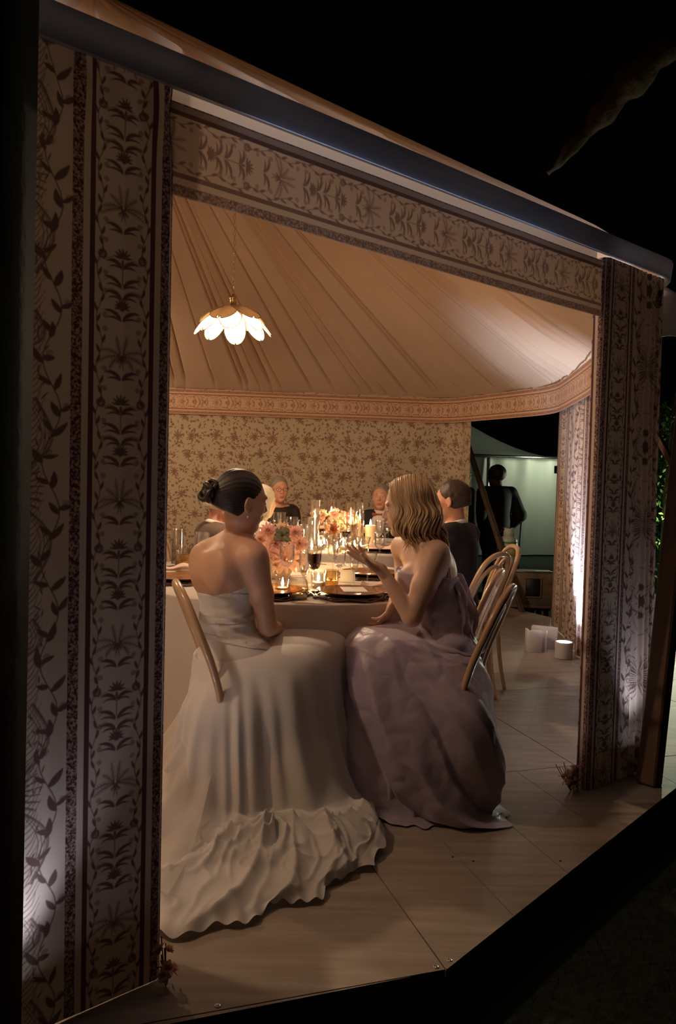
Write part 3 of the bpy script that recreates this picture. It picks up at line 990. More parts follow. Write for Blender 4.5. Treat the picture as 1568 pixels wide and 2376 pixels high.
# service tent: roof, wall panels, rail, posts
st = empty('service_tent', (3.2, 15.0, GZ)); tag(st, 'white service tent behind the standing man, seen through the far opening', 'tent')
L0 = at(1075, 1060, 15.0); L1 = at(1360, 1068, 15.8)
def tl(p): return Vector(p) - st.location
wl = at(1010, 1055, 15.0); wr = at(1420, 1068, 16.0)
nwall = 5
for k in range(nwall):
    V = []
    for i in range(13):
        for j in range(15):
            u = (k + i / 12) / nwall; v = j / 14
            x = wl.x + (wr.x - wl.x) * u; y = wl.y + (wr.y - wl.y) * u
            zt = wl.z + (wr.z - wl.z) * u
            y += .035 * math.sin(u * 46 + v) * (1 - .3 * v) + .03 * float(vnoise(u * 22, v * 2.2, 1)) - .05 * math.sin(PI * (i / 12))
            V.append(tl((x, y, zt + (GZ + .02 - zt) * v)))
    mesh_obj('wall_panel', [tuple(v) for v in V], grid_faces(13, 15), M['canopy'], st)
pk = at(1040, 955, 17.0)
V = []
for i in range(17):
    for j in range(13):
        u, v = i / 16, j / 12
        e = wl * (1 - u) + wr * u + Vector((0, -.15, .0))
        q = e * (1 - v) + pk * v
        q.z -= .55 * math.sin(PI * v) * .5 * (.3 + u)
        V.append(tl(q))
mesh_obj('canopy_roof', [tuple(v) for v in V], grid_faces(17, 13), M['canopy'], st)
MB().tube([tl(wl + Vector((0, -.2, 0))), tl(wr + Vector((0, -.2, 0)))], .03, 8).build('eave_rail', M['metal'], st)
for u in (.02, .28, .98):
    e = wl * (1 - u) + wr * u
    MB().tube([tl((e.x, e.y - .15, e.z)), tl((e.x, e.y - .15, GZ))], .035, 8).build('tent_leg', M['metal'], st)
# work lamp added out of view to light the canopy roof and walls
wlp = at(1300, 1090, 14.4)
w = empty('added_work_lamp', wlp); tag(w, 'added unseen work lamp on a pole lighting the white service tent, behind the corner panel', 'lamp')
MB().box((0, 0, 0), (.22, .06, .14), bev=.01).build('lamp_case', M['blackmetal'], w)
MB().box((-.0, .033, 0), (.19, .004, .11), bev=.001).build('lamp_face', emat('lamp_face', (.95, 1, .88), 12), w)
MB().tube([(0, 0, -.07), (0, 0, GZ - wlp.z)], .018, 8).build('stand_pole', M['blackmetal'], w)
ld = bpy.data.lights.new('added_work_lamp_light', 'POINT'); ld.energy = 52; ld.color = (.90, 1.0, .74); ld.shadow_soft_size = .2
lo = bpy.data.objects.new('added_work_lamp_light', ld); COL.objects.link(lo); lo.parent = w; lo.location = (.2, .35, .30)

# brown unit with a black panel for an opening and a slatted base, a tank standing on its top
bx0 = at(1155, 1440, 7.9)
un = empty('storage_unit', (1.93, 8.25, GZ)); un.rotation_euler = (0, 0, -.10); tag(un, 'brown boxy unit with a black panel painted as a dark square opening and slatted base beyond the far opening', 'cabinet')
H = .50
MB().box((0, 0, .34), (.66, .34, .34), bev=.006).build('case', M['unit'], un)
MB().box((0, -.02, .165), (.70, .40, .025), bev=.004).build('ledge', M['unit'], un)
MB().box((.11, -.172, .36), (.15, .02, .18), bev=.003).build('opening', M['blackmetal'], un)  # solid black panel, the shade of the hollow put into its colour
for dx in (.03, .19): MB().box((dx, -.184, .36), (.012, .012, .21), bev=.002).build('opening_frame', M['unit'], un)
for dz in (.262, .458): MB().box((.11, -.184, dz), (.17, .012, .012), bev=.002).build('opening_frame', M['unit'], un)
for k in range(9):
    MB().box((-.29 + k * .0725, -.15, .08), (.018, .03, .155), bev=.003).build('slat', M['unit'], un)
MB().box((0, .05, .08), (.64, .2, .14), bev=.003).build('base', M['blackmetal'], un)
for dx in (-.12, .0): MB().box((dx - .07, -.172, .37), (.012, .012, .03), bev=.002).build('catch', M['blackmetal'], un)
MB().box((.03, -.16, .522), (.62, .03, .018), bev=.003).build('top_rail', M['metal'], un)
tk = empty('gas_tank', (1.80, 8.27, GZ + .515)); tag(tk, 'white and green gas tank standing on the brown unit', 'tank')
MB().lathe([(0, .02), (.06, .022), (.105, .05), (.125, .09), (.128, .13), (.128, .26), (.122, .31), (.10, .345), (.05, .365), (0, .37)], 28).build('tank_body', M['tank'], tk)
MB().lathe([(.10, .0), (.104, .0), (.106, .05), (.10, .05), (.10, .0)], 24).build('foot_ring', M['tank'], tk)
MB().lathe([(.1292, .15), (.1296, .15), (.1296, .20), (.1292, .20)], 28).build('label_band', M['tanklabel'], tk)
MB().lathe([(.1262, .245), (.1285, .245), (.124, .30), (.122, .30)], 28).build('green_band', M['greentag'], tk)
MB().lathe([(0, .37), (.022, .37), (.022, .40), (.012, .405), (.012, .43), (.03, .432), (.03, .445), (0, .446)], 14).build('valve', M['blackmetal'], tk)
for q0 in (.3, PI + .3):
    mb = MB(); V = []; Fc = []
    for i in range(9):
        q = q0 + 2.2 * i / 8
        for (r, z) in ((.085, .34), (.085, .44), (.08, .44), (.08, .34)): V.append((r * math.cos(q), r * math.sin(q), z))
    for i in range(8):
        for j in range(4): Fc.append((i * 4 + j, i * 4 + (j + 1) % 4, (i + 1) * 4 + (j + 1) % 4, (i + 1) * 4 + j))
    mb.add(V, Fc).build('collar', M['tank'], tk)
hose = MB().tube([(0, 0, .41), (-.10, -.05, .43), (-.17, -.09, .36), (-.18, -.12, .15), (-.17, -.13, .01)], .009, 8).build('hose', M['blackmetal'], tk)
tk.scale = (.74, .74, 1.0)
rod = MB().tube([(0, 0, 0), (.015, 0, .50)], .009, 8)
rod.ball((.015, 0, .50), .014, 8)
o = rod.build('iron_rod', M['blackmetal']); o.location = (1.93, 8.36, GZ + .515); tag(o, 'thin black rod standing right of the gas tank', 'rod')
# dark little burner stand in front of the tank
bs = empty('burner_stand', (1.70, 8.16, GZ + .515)); tag(bs, 'small dark burner stand on the brown unit, left of the gas tank', 'stand')
for k in range(4): MB().tube([(.05 * math.cos(k * PI / 2), .05 * math.sin(k * PI / 2), 0), (-.02 + .02 * math.cos(k * PI / 2), .02 * math.sin(k * PI / 2), .16)], .008, 6).build('leg', M['blackmetal'], bs)
MB().lathe([(0, .155), (.04, .157), (.045, .175), (0, .18)], 14).build('burner_plate', M['blackmetal'], bs)

def pole(name, p0, p1, r, mat, label, cat='pole', square=True):
    p0, p1 = Vector(p0), Vector(p1)
    o = empty(name, p0) if False else None
    L_ = (p1 - p0).length
    mb = MB()
    if square: mb.box((0, 0, L_ / 2), (r * 2, r * 2, L_), bev=r * .18)
    else: mb.tube([(0, 0, 0), (0, 0, L_ * .5), (0, 0, L_)], r, 12)
    o = mb.build(name, mat, smooth=not square)
    o.location = p0; o.rotation_euler = (p1 - p0).to_track_quat('Z', 'Y').to_euler()
    tag(o, label, cat)
    return o
a = at(1180, 1325, 8.02); b = at(1066, 985, 8.95)
b.x += .02
a2 = a + (a - b).normalized() * ((a.z - GZ) / ((b - a).normalized().z))
pole('wooden_strut', a2, b, .024, pmat('dark_strut_wood', (.10, .065, .04), .7, noise=.3), 'brown wooden strut leaning across the far opening in front of the standing man')
# mast leaning at the right
a = at(1503, 1836, 3.34); b = at(1590, 1020, 3.50); d = (b - a).normalized()
mast = pole('leaning_mast', a - d * ((a.z - 0.0) / d.z), a + d * 2.6, .042, M['pole'], 'thick leaning timber mast at the right edge outside the tent', 'mast')
a = at(1504, 972, 3.75); b = at(1572, 1100, 3.62)
pole('timber_brace', a, b + (b - a) * .25, .013, M['pole'], 'thin timber brace running from the right curtain pillar to the mast', 'brace')
# hedge with garden light in it, beyond the mast
hd = empty('garden_shrub', (at(1560, 1200, 11.0).x + .2, 11.0, GZ)); tag(hd, 'leafy green shrub lit by a garden light at the right edge', 'shrub')
lv = bpy.data.meshes.new('leaf')
lv.from_pydata([(0, 0, 0), (.03, .012, .008), (.062, .0, 0), (.03, -.012, .008), (.015, .009, .005), (.05, .008, .004), (.05, -.008, .004), (.015, -.009, .005)], [], [(0, 7, 3, 6, 2, 5, 1, 4)])
V = []; Fc = []
for i in range(9000):
    x = random.gauss(0, .55); y = random.gauss(0, .4); z = random.uniform(.0, 2.6)
    rr = .9 * (1 - .35 * abs(z / 2.6 - .45))
    if math.hypot(x, y) > rr: continue
    Rm = Matrix.Rotation(random.uniform(0, 6.28), 3, 'Z') @ Matrix.Rotation(random.uniform(-1.2, 1.2), 3, 'Y') @ Matrix.Rotation(random.uniform(-1, 1), 3, 'X')
    b0 = len(V); sc_ = random.uniform(.7, 1.5)
    for q in ((0, 0, 0), (.03, .014, .008), (.065, 0, 0), (.03, -.014, .008)): V.append(tuple(Vector((x, y, z)) + Rm @ Vector(q) * sc_))
    Fc.append((b0, b0 + 1, b0 + 2, b0 + 3))
f_ = mesh_obj('foliage', V, Fc, M['leafgreen'], hd, smooth=False); f_['kind'] = 'stuff'
for k in range(5):
    q = k * 1.3
    MB().tube([(.04 * math.cos(q), .04 * math.sin(q), 0), (.2 * math.cos(q), .2 * math.sin(q), .9), (.4 * math.cos(q), .35 * math.sin(q), 2.2)], .02, 7, rfun=lambda t: .024 - .018 * t).build('stem', M['bark'], hd)
gp = at(1552, 1262, 10.4)
gl = empty('garden_light', (gp.x, 10.45, GZ)); tag(gl, 'small garden spotlight inside the green shrub', 'lamp')
MB().tube([(0, 0, 0), (0, 0, .14)], .012, 8).build('spike', M['blackmetal'], gl)
MB().lathe([(0, .14), (.03, .14), (.045, .22), (.04, .222), (.035, .19), (0, .19)], 16).build('shade', M['blackmetal'], gl)
MB().lathe([(0, .2), (.034, .2), (.034, .205), (0, .206)], 14).build('lens', emat('garden_lens', (.95, 1, .8), 30), gl)
ld = bpy.data.lights.new('garden_light_lamp', 'POINT'); ld.energy = 110; ld.color = (.95, 1, .72); ld.shadow_soft_size = .05
lo = bpy.data.objects.new('garden_light_lamp', ld); COL.objects.link(lo); lo.parent = gl; lo.location = (0, -.12, .95)
# a dark tree beyond with one limb catching light, top right
tr = empty('garden_tree', (4.6, 10.5, GZ)); tag(tr, 'tall dark tree behind the tent with one dimly lit slanting limb, top right', 'tree')
def tl2(p): return Vector(p) - tr.location
A = at(1280, 392, 9.0); B_ = at(1530, 118, 8.6)
lim = [tl2(A + (A - B_) * .04), tl2(A + (B_ - A) * .3), tl2(A + (B_ - A) * .65 + Vector((0, 0, .03))), tl2(B_), tl2(B_ + (B_ - A) * .4 + Vector((0, .6, 0)))]
V_ = crom([tuple(p) for p in lim], 60)
mb = MB(); mb.tube([Vector(p) for p in V_], .1, 14, rfun=lambda t: .035 + .13 * min(1, t * 1.9) - .02 * math.sin(t * 30))
lb = mb.build('limb', M['bark'], tr)
for i, v in enumerate(lb.data.vertices):
    n_ = float(vnoise(v.co.x * 9, v.co.y * 9, v.co.z * 9)); v.co += Vector((n_, n_, -n_)) * .02
tp = [Vector((0, 0, 0)), Vector((.05, 0, 2.4)), Vector((.3, -.2, 5)), Vector((.1, -.3, 8))]
MB().tube([Vector(p) for p in crom([tuple(p) for p in tp], 24)], .2, 14, rfun=lambda t: .30 - .18 * t).build('trunk', M['bark'], tr)
mb = MB(); e = lim[-1]
mb.tube([e, (e + Vector((.3, -.2, 5))) / 2 + Vector((0, 0, .2)), Vector((.3, -.2, 5.2))], .1, 10); mb.build('limb_base', M['bark'], tr)
# unseen lawn lamp, added to light the limb from below
ll = empty('added_lawn_spotlight', (3.5, 6.4, GZ)); tag(ll, 'added unseen lawn spotlight shining up into the tree, hidden behind the tent roof', 'lamp')
MB().lathe([(0, 0), (.05, 0), (.06, .12), (.055, .12), (.05, .1), (0, .1)], 16).build('housing', M['blackmetal'], ll)
MB().lathe([(0, .105), (.048, .105), (.048, .108), (0, .109)], 14).build('lens', emat('lawn_lens', (1, .85, .6), 10), ll)
ld = bpy.data.lights.new('added_lawn_spot', 'SPOT'); ld.energy = 380; ld.color = (1, .82, .55); ld.spot_size = math.radians(30); ld.spot_blend = .8
lo = bpy.data.objects.new('added_lawn_spot', ld); COL.objects.link(lo); lo.parent = ll; lo.location = (0, 0, .14)
dv = at(1400, 260, 8.8) - Vector((3.5, 6.4, 0)); lo.rotation_euler = dv.to_track_quat('-Z', 'Y').to_euler()

# ================================================================== tables and cloths
def superring(a, b, n, e=2.2):
    q = np.linspace(0, 2 * PI, n, endpoint=False)
    c, s_ = np.cos(q), np.sin(q)
    r = (np.abs(c / a) ** e + np.abs(s_ / b) ** e) ** (-1 / e)
    return q, r * c, r * s_
def make_table(cx, cy, a, b, e, lab, clab, seed):
    t = empty('round_table', (cx, cy, 0)); tag(t, lab, 'table')
    q, X, Y = superring(a - .006, b - .006, 64, e)
    V = [(x, y, .756) for x, y in zip(X, Y)] + [(x, y, .733) for x, y in zip(X, Y)]
    mesh_obj('tabletop', V, [tuple(range(64)), tuple(range(127, 63, -1))] + [(i, i + 64, (i + 1) % 64 + 64, (i + 1) % 64) for i in range(64)], M['ply'], t, smooth=False)
    for sx in (-1, 1):
        for sy in (-1, 1):
            MB().tube([(sx * a * .5, sy * b * .5, 0), (sx * a * .5, sy * b * .5, .735)], .017, 10).build('leg', M['metal'], t)
    n = 420
    q, X, Y = superring(a, b, n, e)
    nx, ny = X / np.hypot(X, Y), Y / np.hypot(X, Y)
    rows = []
    for r in (.0, .3, .6, .8, .93): rows.append(np.c_[X * r, Y * r, np.full(n, .7605)])
    sp = q * (a + b) / 2
    fold = np.sin(sp * 19 + 2.2 * np.sin(q * 3 + seed)) * .6 + np.sin(sp * 31 + seed + 3 * np.sin(q * 5)) * .4
    for z in (.7605, .757, .748, .73, .70, .65, .6, .53, .45, .37, .29, .21, .13, .07, .035, .012):
        k = (.7605 - z) / .75
        amp = .034 * min(1, (k * 2.2)) ** .8
        off = .004 + .018 * k ** 1.0 + amp * (fold * .5 + .25 + .6 * vnoise(q * 6, k * 1.2, seed))
        if z == .7605: off = off * 0
        if z < .05: off = off + .02 * (fold * .5 + .5)
        rows.append(np.c_[X + nx * off, Y + ny * off, np.full(n, z)])
    V = np.concatenate(rows)
    c = mesh_obj('tablecloth', V, grid_faces(len(rows), n, True), M['linen'], loc=(cx, cy, 0)); tag(c, clab, 'tablecloth')
    return t
T1 = (-.20, 4.03, .75, .83); T2 = (.12, 6.22, .84, .84)
make_table(*T1, 2.25, 'round dining table nearest the two women, hidden under its cloth', 'floor length linen tablecloth on the nearest table', 1.0)
make_table(*T2, 2.0, 'second round dining table farther back, under its cloth', 'linen tablecloth on the far table under the white flowers', 4.0)
TZ = .7615

# ================================================================== bentwood chairs
def make_chair():
    t = empty('bentwood_chair')
    # rear legs and outer bow in one bend
    half = [(.165, -.245, 0), (.175, -.205, .2), (.182, -.185, .44), (.190, -.212, .58), (.185, -.265, .72), (.150, -.305, .82), (.085, -.325, .865), (0, -.330, .876)]
    P_ = half + [(-x, y, z) for x, y, z in half[-2::-1]]
    Q = crom(P_, 70)
    MB().tube([Vector(p) for p in Q], .0145, 12, rfun=lambda u: .0115 + .004 * math.sin(PI * min(1, max(0, u)))).build('back_bow', M['bentwood'], t)
    half = [(.118, -.178, .455), (.126, -.205, .58), (.118, -.245, .69), (.085, -.282, .77), (0, -.298, .805)]
    P_ = half + [(-x, y, z) for x, y, z in half[-2::-1]]
    MB().tube([Vector(p) for p in crom(P_, 46)], .0115, 10).build('inner_loop', M['bentwood'], t)
    for sx in (-1, 1):
        MB().tube([Vector(p) for p in crom([(sx * .145, .135, .445), (sx * .158, .155, .3), (sx * .178, .195, 0)], 12)], .015, 10, rfun=lambda u: .017 - .005 * u).build('leg', M['bentwood'], t)
    MB().lathe([(.0, .432), (.190, .432), (.203, .440), (.205, .452), (.200, .460), (.18, .462), (0, .459)], 36).build('seat', M['bentwood'], t)
    MB().tube([Vector((.150 * math.cos(q), .150 * math.sin(q) - .01, .235)) for q in np.linspace(0, 2 * PI, 33)[:-1]], .010, 8, closed=True).build('leg_ring', M['bentwood'], t)
    MB().lathe([(0, .461), (.17, .462), (.192, .470), (.198, .483), (.19, .496), (.15, .503), (0, .505)], 36).build('seat_pad', M['pad'], t)
    return t
chair0 = make_chair()
used = [False]
def place_chair(x, y, az, label):
    """az: compass of the sitter's gaze, degrees from +Y towards +X"""
    c = chair0 if not used[0] else copy_tree(chair0)
    used[0] = True
    c.location = (x, y, 0); c.rotation_euler = (0, 0, -math.radians(az))
    tag(c, label, 'chair', 'bentwood chairs at the tables')
    return c
bride_chair = place_chair(-.275, 3.0, 73, 'pale bentwood chair with white tied pad under the bride')
place_chair(.365, 3.13, -70, 'pale bentwood chair carrying the woman in the lilac dress')
place_chair(.43, 3.66, -72, 'empty bentwood chair just behind the lilac woman, second from the front right')
place_chair(.66, 4.62, -52, 'bentwood chair under the man in the dark suit, right of the near table')
place_chair(.80, 4.98, -95, 'tall-looking empty bentwood chair right of the dark-suited man')
place_chair(-1.20, 4.48, 75, 'bentwood chair behind the left pillar with the black-clad guest')
place_chair(-.98, 5.18, 78, 'bentwood chair under the guest in the brown jacket')
place_chair(-1.38, 6.9, 110, 'empty bentwood chair against the far printed wall, left')
place_chair(-.62, 7.25, 148, 'bentwood chair under the woman with glasses')
place_chair(.42, 7.36, 195, 'bentwood chair under the white-haired man with the bow tie')
place_chair(-.62, 5.55, 55, 'bentwood chair under the pale-haired guest between the tables')

# the tied ribbon of the pad
MB().tube([Vector((-.198 + .006 * math.sin(q * 3), -.19 + .02 * math.cos(q), .46 + .018 * math.sin(q))) for q in np.linspace(0, 2 * PI, 19)[:-1]], .007, 6, closed=True, flat=2.2).build('pad_tie', M['pad'], bride_chair)

# ================================================================== table ware
def wine_glass(x, y, label, wine=None, h=.215, rb=.042, kind='wine', group='wine glasses on the near table', fill=.45, z=TZ):
    t = empty('wine_glass', (x, y, z)); tag(t, label, 'glass', group)
    sh = h * .48 if kind != 'flute' else h * .36
    MB().lathe([(0, .004), (.006, .005), (.032, .0022), (.033, .001), (.032, 0), (0, 0)], 22).build('foot', M['glass'], t)
    MB().lathe([(.0065, .003), (.0038, .012), (.0032, sh * .5), (.0036, sh * .9), (.007, sh)], 10).build('stem', M['glass'], t)
    bh = h - sh
    if kind == 'wine': pr = [(.004, 0), (rb * .55, bh * .08), (rb * .88, bh * .28), (rb, bh * .52), (rb * .98, bh * .78), (rb * 1.02, bh)]
    elif kind == 'tulip': pr = [(.004, 0), (rb * .5, bh * .07), (rb * .74, bh * .25), (rb * .8, bh * .5), (rb * .88, bh * .75), (rb * 1.12, bh)]
    elif kind == 'flute': pr = [(.003, 0), (rb * .5, bh * .1), (rb * .72, bh * .35), (rb * .78, bh * .65), (rb * .72, bh)]
    else: pr = [(.004, 0), (rb * .5, bh * .1), (rb * .95, bh * .38), (rb * 1.12, bh * .7), (rb * 1.3, bh)]
    Q = crom(pr, 14)
    out = [(float(r), float(zz) + sh) for r, zz in Q]
    inn = [(max(.0, r - .0016), zz + .001) for r, zz in out[::-1]]
    MB().lathe(out + inn, 26).build('bowl', M['glass'], t)
    if wine:
        k = [p for p in out if p[1] <= sh + bh * fill]
        MB().lathe([(max(r - .0022, .0005), zz + .001) for r, zz in k] + [(0, k[-1][1] + .001)], 24).build('wine', M[wine], t)
    return t
def tumbler(x, y, label, r=.040, h=.085, fill=.4, stemless=False, z=TZ, mat='goldglass', liq='whitewine'):
    t = empty('tumbler', (x, y, z)); tag(t, label, 'glass')
    if stemless: pr = [(.001, .001), (r * .62, .002), (r * .92, h * .22), (r, h * .45), (r * .93, h * .72), (r * .8, h)]
    else: pr = [(.001, .001), (r * .9, .001), (r * .96, .008), (r * .98, h * .5), (r, h)]
    Q = [(float(a), float(b)) for a, b in (crom(pr, 14) if stemless else pr)]
    MB().lathe(Q + [(max(0, a - .0025), b + .004) for a, b in Q[::-1]], 26).build('tumbler_glass', M[mat], t)
    k = [p for p in crom(Q, 30) if p[1] <= h * fill]
    MB().lathe([(max(a - .004, .0005), b + .006) for a, b in k] + [(0, float(k[-1][1]) + .006)], 24).build('drink', M[liq], t)
    return t
def flame(parent, z, s=1.0):
    s *= 1.08
    MB().lathe([(0, 0), (.0022 * s, .002 * s), (.0048 * s, .009 * s), (.0042 * s, .016 * s), (.002 * s, .026 * s), (0, .034 * s)], 10).build('flame', M['flame'], parent, loc=(0, 0, z))
def hurricane(x, y, label, r=.036, h=.30, z=TZ, cand=None, clabel=None, lit=True):
    t = empty('hurricane_glass', (x, y, z)); tag(t, label, 'candle glass', 'tall glass cylinders on the tables')
    MB().lathe([(.001, 0), (r, 0), (r, h), (r - .002, h), (r - .002, .004), (.001, .004)], 28).build('cylinder_glass', M['glass'], t)
    MB().lathe([(r + .0004, h - .002), (r + .0012, h), (r - .001, h + .0014), (r - .0024, h)], 28).build('rim', M['glass'], t)
    if cand:
        c = empty('taper_candle', (x, y, z + .0045)); tag(c, clabel, 'candle')
        MB().lathe([(0, 0), (.011, 0), (.0105, cand * .5), (.0095, cand - .004), (.007, cand), (0, cand - .002)], 14).build('wax', M['wax'], c)
        MB().tube([(0, 0, cand - .003), (0.0005, 0, cand + .008)], .0008, 5).build('wick', M['wick'], c)
        if lit: flame(c, cand + .004, 1.25)
    return t
def pillar_candle(x, y, label, r=.037, h=.15, z=TZ, glass=None):
    c = empty('pillar_candle', (x, y, z)); tag(c, label, 'candle')
    MB().lathe([(0, 0), (r, 0), (r, h - .003), (r - .004, h), (r - .008, h - .006), (0, h - .010)], 26).build('wax', M['wax'], c)
    MB().tube([(0, 0, h - .01), (0, 0, h + .004)], .001, 5).build('wick', M['wick'], c)
    flame(c, h - .002, 1.3)
    return c
def votive(x, y, label, z=TZ, r=.034, h=.085):
    t = empty('votive_candle', (x, y, z)); tag(t, label, 'candle')
    MB().lathe([(.001, 0), (r * .95, 0), (r, h), (r - .002, h), (r * .95 - .003, .006), (.001, .006)], 24).build('votive_glass', M['glass'], t)
    MB().lathe([(0, .0065), (r * .86, .0065), (r * .87, .026), (0, .024)], 20).build('wax', M['wax'], t)
    MB().tube([(0, 0, .022), (0, 0, .032)], .0008, 5).build('wick', M['wick'], t)
    flame(t, .029, 1.15)
    return t
def tp_(px, py): 
    p = fl(px, py, TZ); return p.x, p.y
# near table, from the photograph's left to right; base points measured on the table plane
x, y = tp_(727, 1379); wine_glass(x, y, 'glass half full of red wine in the middle of the near table', 'redwine', h=.225, rb=.040, kind='tulip', fill=.62)
for px, py, kd, h, lab in ((786, 1368, 'tulip', .215, 'empty flared wine glass just right of the red wine'), (820, 1362, 'flute', .20, 'slim champagne flute above the menu card'),
                       (852, 1358, 'coupe', .16, 'wide empty coupe glass in front of the raised hand'), (771, 1345, 'tulip', .215, 'empty flared glass behind the glass pair, centre'),
                       (842, 1330, 'tulip', .20, 'empty glass behind the raised fingertips'), (664, 1362, 'wine', .20, 'large empty wine glass in front of the pink dahlias'),
                       (704, 1368, 'flute', .175, 'narrow flute with pale wine left of the red wine'), (880, 1312, 'wine', .2, 'empty wine glass beside the lilac woman chin'),
                       (795, 1312, 'wine', .19, 'empty wine glass in the middle of the near table, behind others'), (745, 1310, 'wine', .19, 'empty wine glass behind the red wine, near table')):
    x, y = tp_(px, py)
    wine_glass(x, y, lab, 'whitewine' if kd == 'flute' else None, h=h, rb=.036 if kd != 'flute' else .030, kind=kd, fill=.3)
x, y = tp_(690, 1391); tumbler(x, y, 'round stemless glass of white wine at the table edge', r=.046, h=.096, stemless=True, fill=.55, mat='glass')
x, y = tp_(768, 1366); tumbler(x, y, 'amber tinted tumbler between the two place settings', r=.036, h=.085)
x, y = tp_(424, 1327); tumbler(x, y, 'amber tinted tumbler at the left edge of the table', r=.042, h=.090, fill=.5)
x, y = tp_(655, 1376); votive(x, y, 'lit votive candle in clear glass beside the bride')
x, y = tp_(738, 1363); votive(x, y, 'lit votive candle behind the red wine glass', r=.036, h=.07)
x, y = tp_(703, 1326); hurricane(x, y, 'tall candle cylinder right of the pink dahlias', r=.034, h=.26, cand=.10, clabel='lit taper candle low in the cylinder right of the dahlias')
x, y = tp_(722, 1315); hurricane(x, y, 'second tall candle cylinder right of the dahlias, slightly behind', r=.036, h=.29, cand=.10, clabel='lit taper candle just behind the dahlia cylinder')
x, y = tp_(646, 1302); hurricane(x, y, 'tall empty glass cylinder behind the pink dahlias', r=.038, h=.30)
x, y = tp_(676, 1300); hurricane(x, y, 'shorter glass cylinder behind the dahlias, right', r=.036, h=.27)
x, y = tp_(411, 1308); hurricane(x, y, 'glass cylinder with a cream candle at the left pillar', r=.034, h=.20, cand=.075, clabel='unlit cream candle in the cylinder at the left pillar', lit=False)
x, y = tp_(468, 1318); hurricane(x, y, 'empty glass cylinder just left of the bride back', r=.040, h=.20)
x, y = tp_(600, 1306); hurricane(x, y, 'glass cylinder beside the bride chin', r=.034, h=.20)
# far table
z2 = TZ
for px, py, h, r, c, lab in ((729, 1278, .36, .033, .22, 'leftmost'), (767, 1262, .35, .033, .24, 'second from left'), (812, 1266, .33, .035, .17, 'third from left'), (833, 1268, .34, .034, .20, 'rightmost')):
    x, y = tp_(px, py); hurricane(x, y, lab + ' of the four tall candle cylinders on the far table', r=r, h=h, cand=c, clabel='lit taper in the ' + lab + ' of the four far cylinders')
x, y = tp_(858, 1268); pillar_candle(x, y, 'thick cream pillar candle burning on the far table', r=.040, h=.165)
x, y = tp_(822, 1276); votive(x, y, 'lit votive at the front of the far table, left of the pillar candle', r=.040)
x, y = tp_(744, 1276); votive(x, y, 'lit votive at the front left of the far table', r=.036)
x, y = tp_(702, 1272); votive(x, y, 'lit votive on the far table above the dahlias')
for px, py, lab in ((752, 1271, 'lit votive left of the white roses on the far table'), (796, 1276, 'lit votive just in front of the white roses'), (836, 1281, 'lit votive between the pillar candle and the roses')):
    x, y = tp_(px, py); votive(x, y, lab, r=.036, h=.10)
x, y = tp_(782, 1281); votive(x, y, 'lit votive below the white roses', r=.034)
for px, py, lab in ((801, 1284, 'glass of red wine in front of the white roses on the far table'), (742, 1276, 'dark red wine glass left of the white roses'), (816, 1262, 'small glass of red wine among the far candles')):
    x, y = tp_(px, py); wine_glass(x, y, lab, 'redwine', h=.20, rb=.040, group='wine glasses on the far table', fill=.6)
for px, py, lab in ((880, 1262, 'empty glass right of the far pillar candle'), (893, 1266, 'empty glass near the far bow-tied man'), (900, 1258, 'last empty glass on the right of the far table'), (672, 1270, 'empty glass on the left of the far table'), (690, 1262, 'empty glass by the far left cylinders'), (655, 1262, 'empty glass in front of the woman with glasses')):
    x, y = tp_(px, py); wine_glass(x, y, lab, None, h=.19, rb=.036, group='wine glasses on the far table')

# place settings
def setting(x, y, label, rz=0.0, card=True, napkin=True, r=.155, mlabel='', nlabel='', clabel=''):
    m = empty('placemat', (x, y, TZ), rz); tag(m, 'dark ruffled wicker placemat ' + mlabel, 'placemat')
    for k in range(3):
        rr = r + .018 - k * .014
        MB().tube([Vector(((rr + .009 * math.sin(9 * q + k)) * math.cos(q), (rr + .009 * math.sin(9 * q + k)) * math.sin(q), .006 + .004 * math.sin(7 * q + k * 2))) for q in np.linspace(0, 2 * PI, 73)[:-1]], .0055, 6, closed=True).build('wicker_loop', M['wicker'], m)
    MB().lathe([(0, .002), (r - .01, .002), (r - .006, .008), (r - .012, .012), (0, .012)], 40).build('mat_centre', M['wicker'], m)
    p = empty('charger_plate', (x, y, TZ + .0135), rz); tag(p, 'glossy amber charger plate ' + mlabel, 'plate')
    MB().lathe([(0, 0), (r * .55, 0), (r * .7, .003), (r * .97, .014), (r, .017), (r * .985, .0185), (r * .7, .007), (r * .5, .005), (0, .005)], 48).build('plate_body', M['amber_plate'], p)
    if card:
        c = empty('menu_card', (x + .01, y - .005, TZ + .0335), rz + .05); tag(c, clabel, 'card')
        MB().box((0, 0, 0), (.105, .15, .0012), bev=.0002).build('card_sheet', M['card'], c, smooth=False)
        c.rotation_euler = (.0, 0, rz + .12)
def napkin(x, y, z, L_, W_, rz, label, seed):
    V = []; nu, nv = 30, 22
    for i in range(nu):
        for j in range(nv):
            u, v = i / (nu - 1) - .5, j / (nv - 1) * 2 * PI
            w = W_ / 2 * (.55 + .9 * (u + .5)) * (1 + .15 * math.sin(7 * u + seed))
            hh = .016 * (1 + .4 * math.sin(9 * u + seed))
            fo = 1 + .22 * math.sin(5 * v + 4 * u + seed)
            V.append((u * L_, w * math.cos(v) * fo, hh * .5 + hh * .9 * max(-.5, math.sin(v)) * fo))
    o = mesh_obj('napkin', V, grid_faces(nu, nv, True), M['napkin'], loc=(x, y, z)); o.rotation_euler = (0, 0, rz)
    tag(o, label, 'napkin')
x, y = tp_(815, 1386); setting(x, y + .02, '', 0.0, mlabel='set before the lilac woman', clabel='white menu card lying across the amber plate')
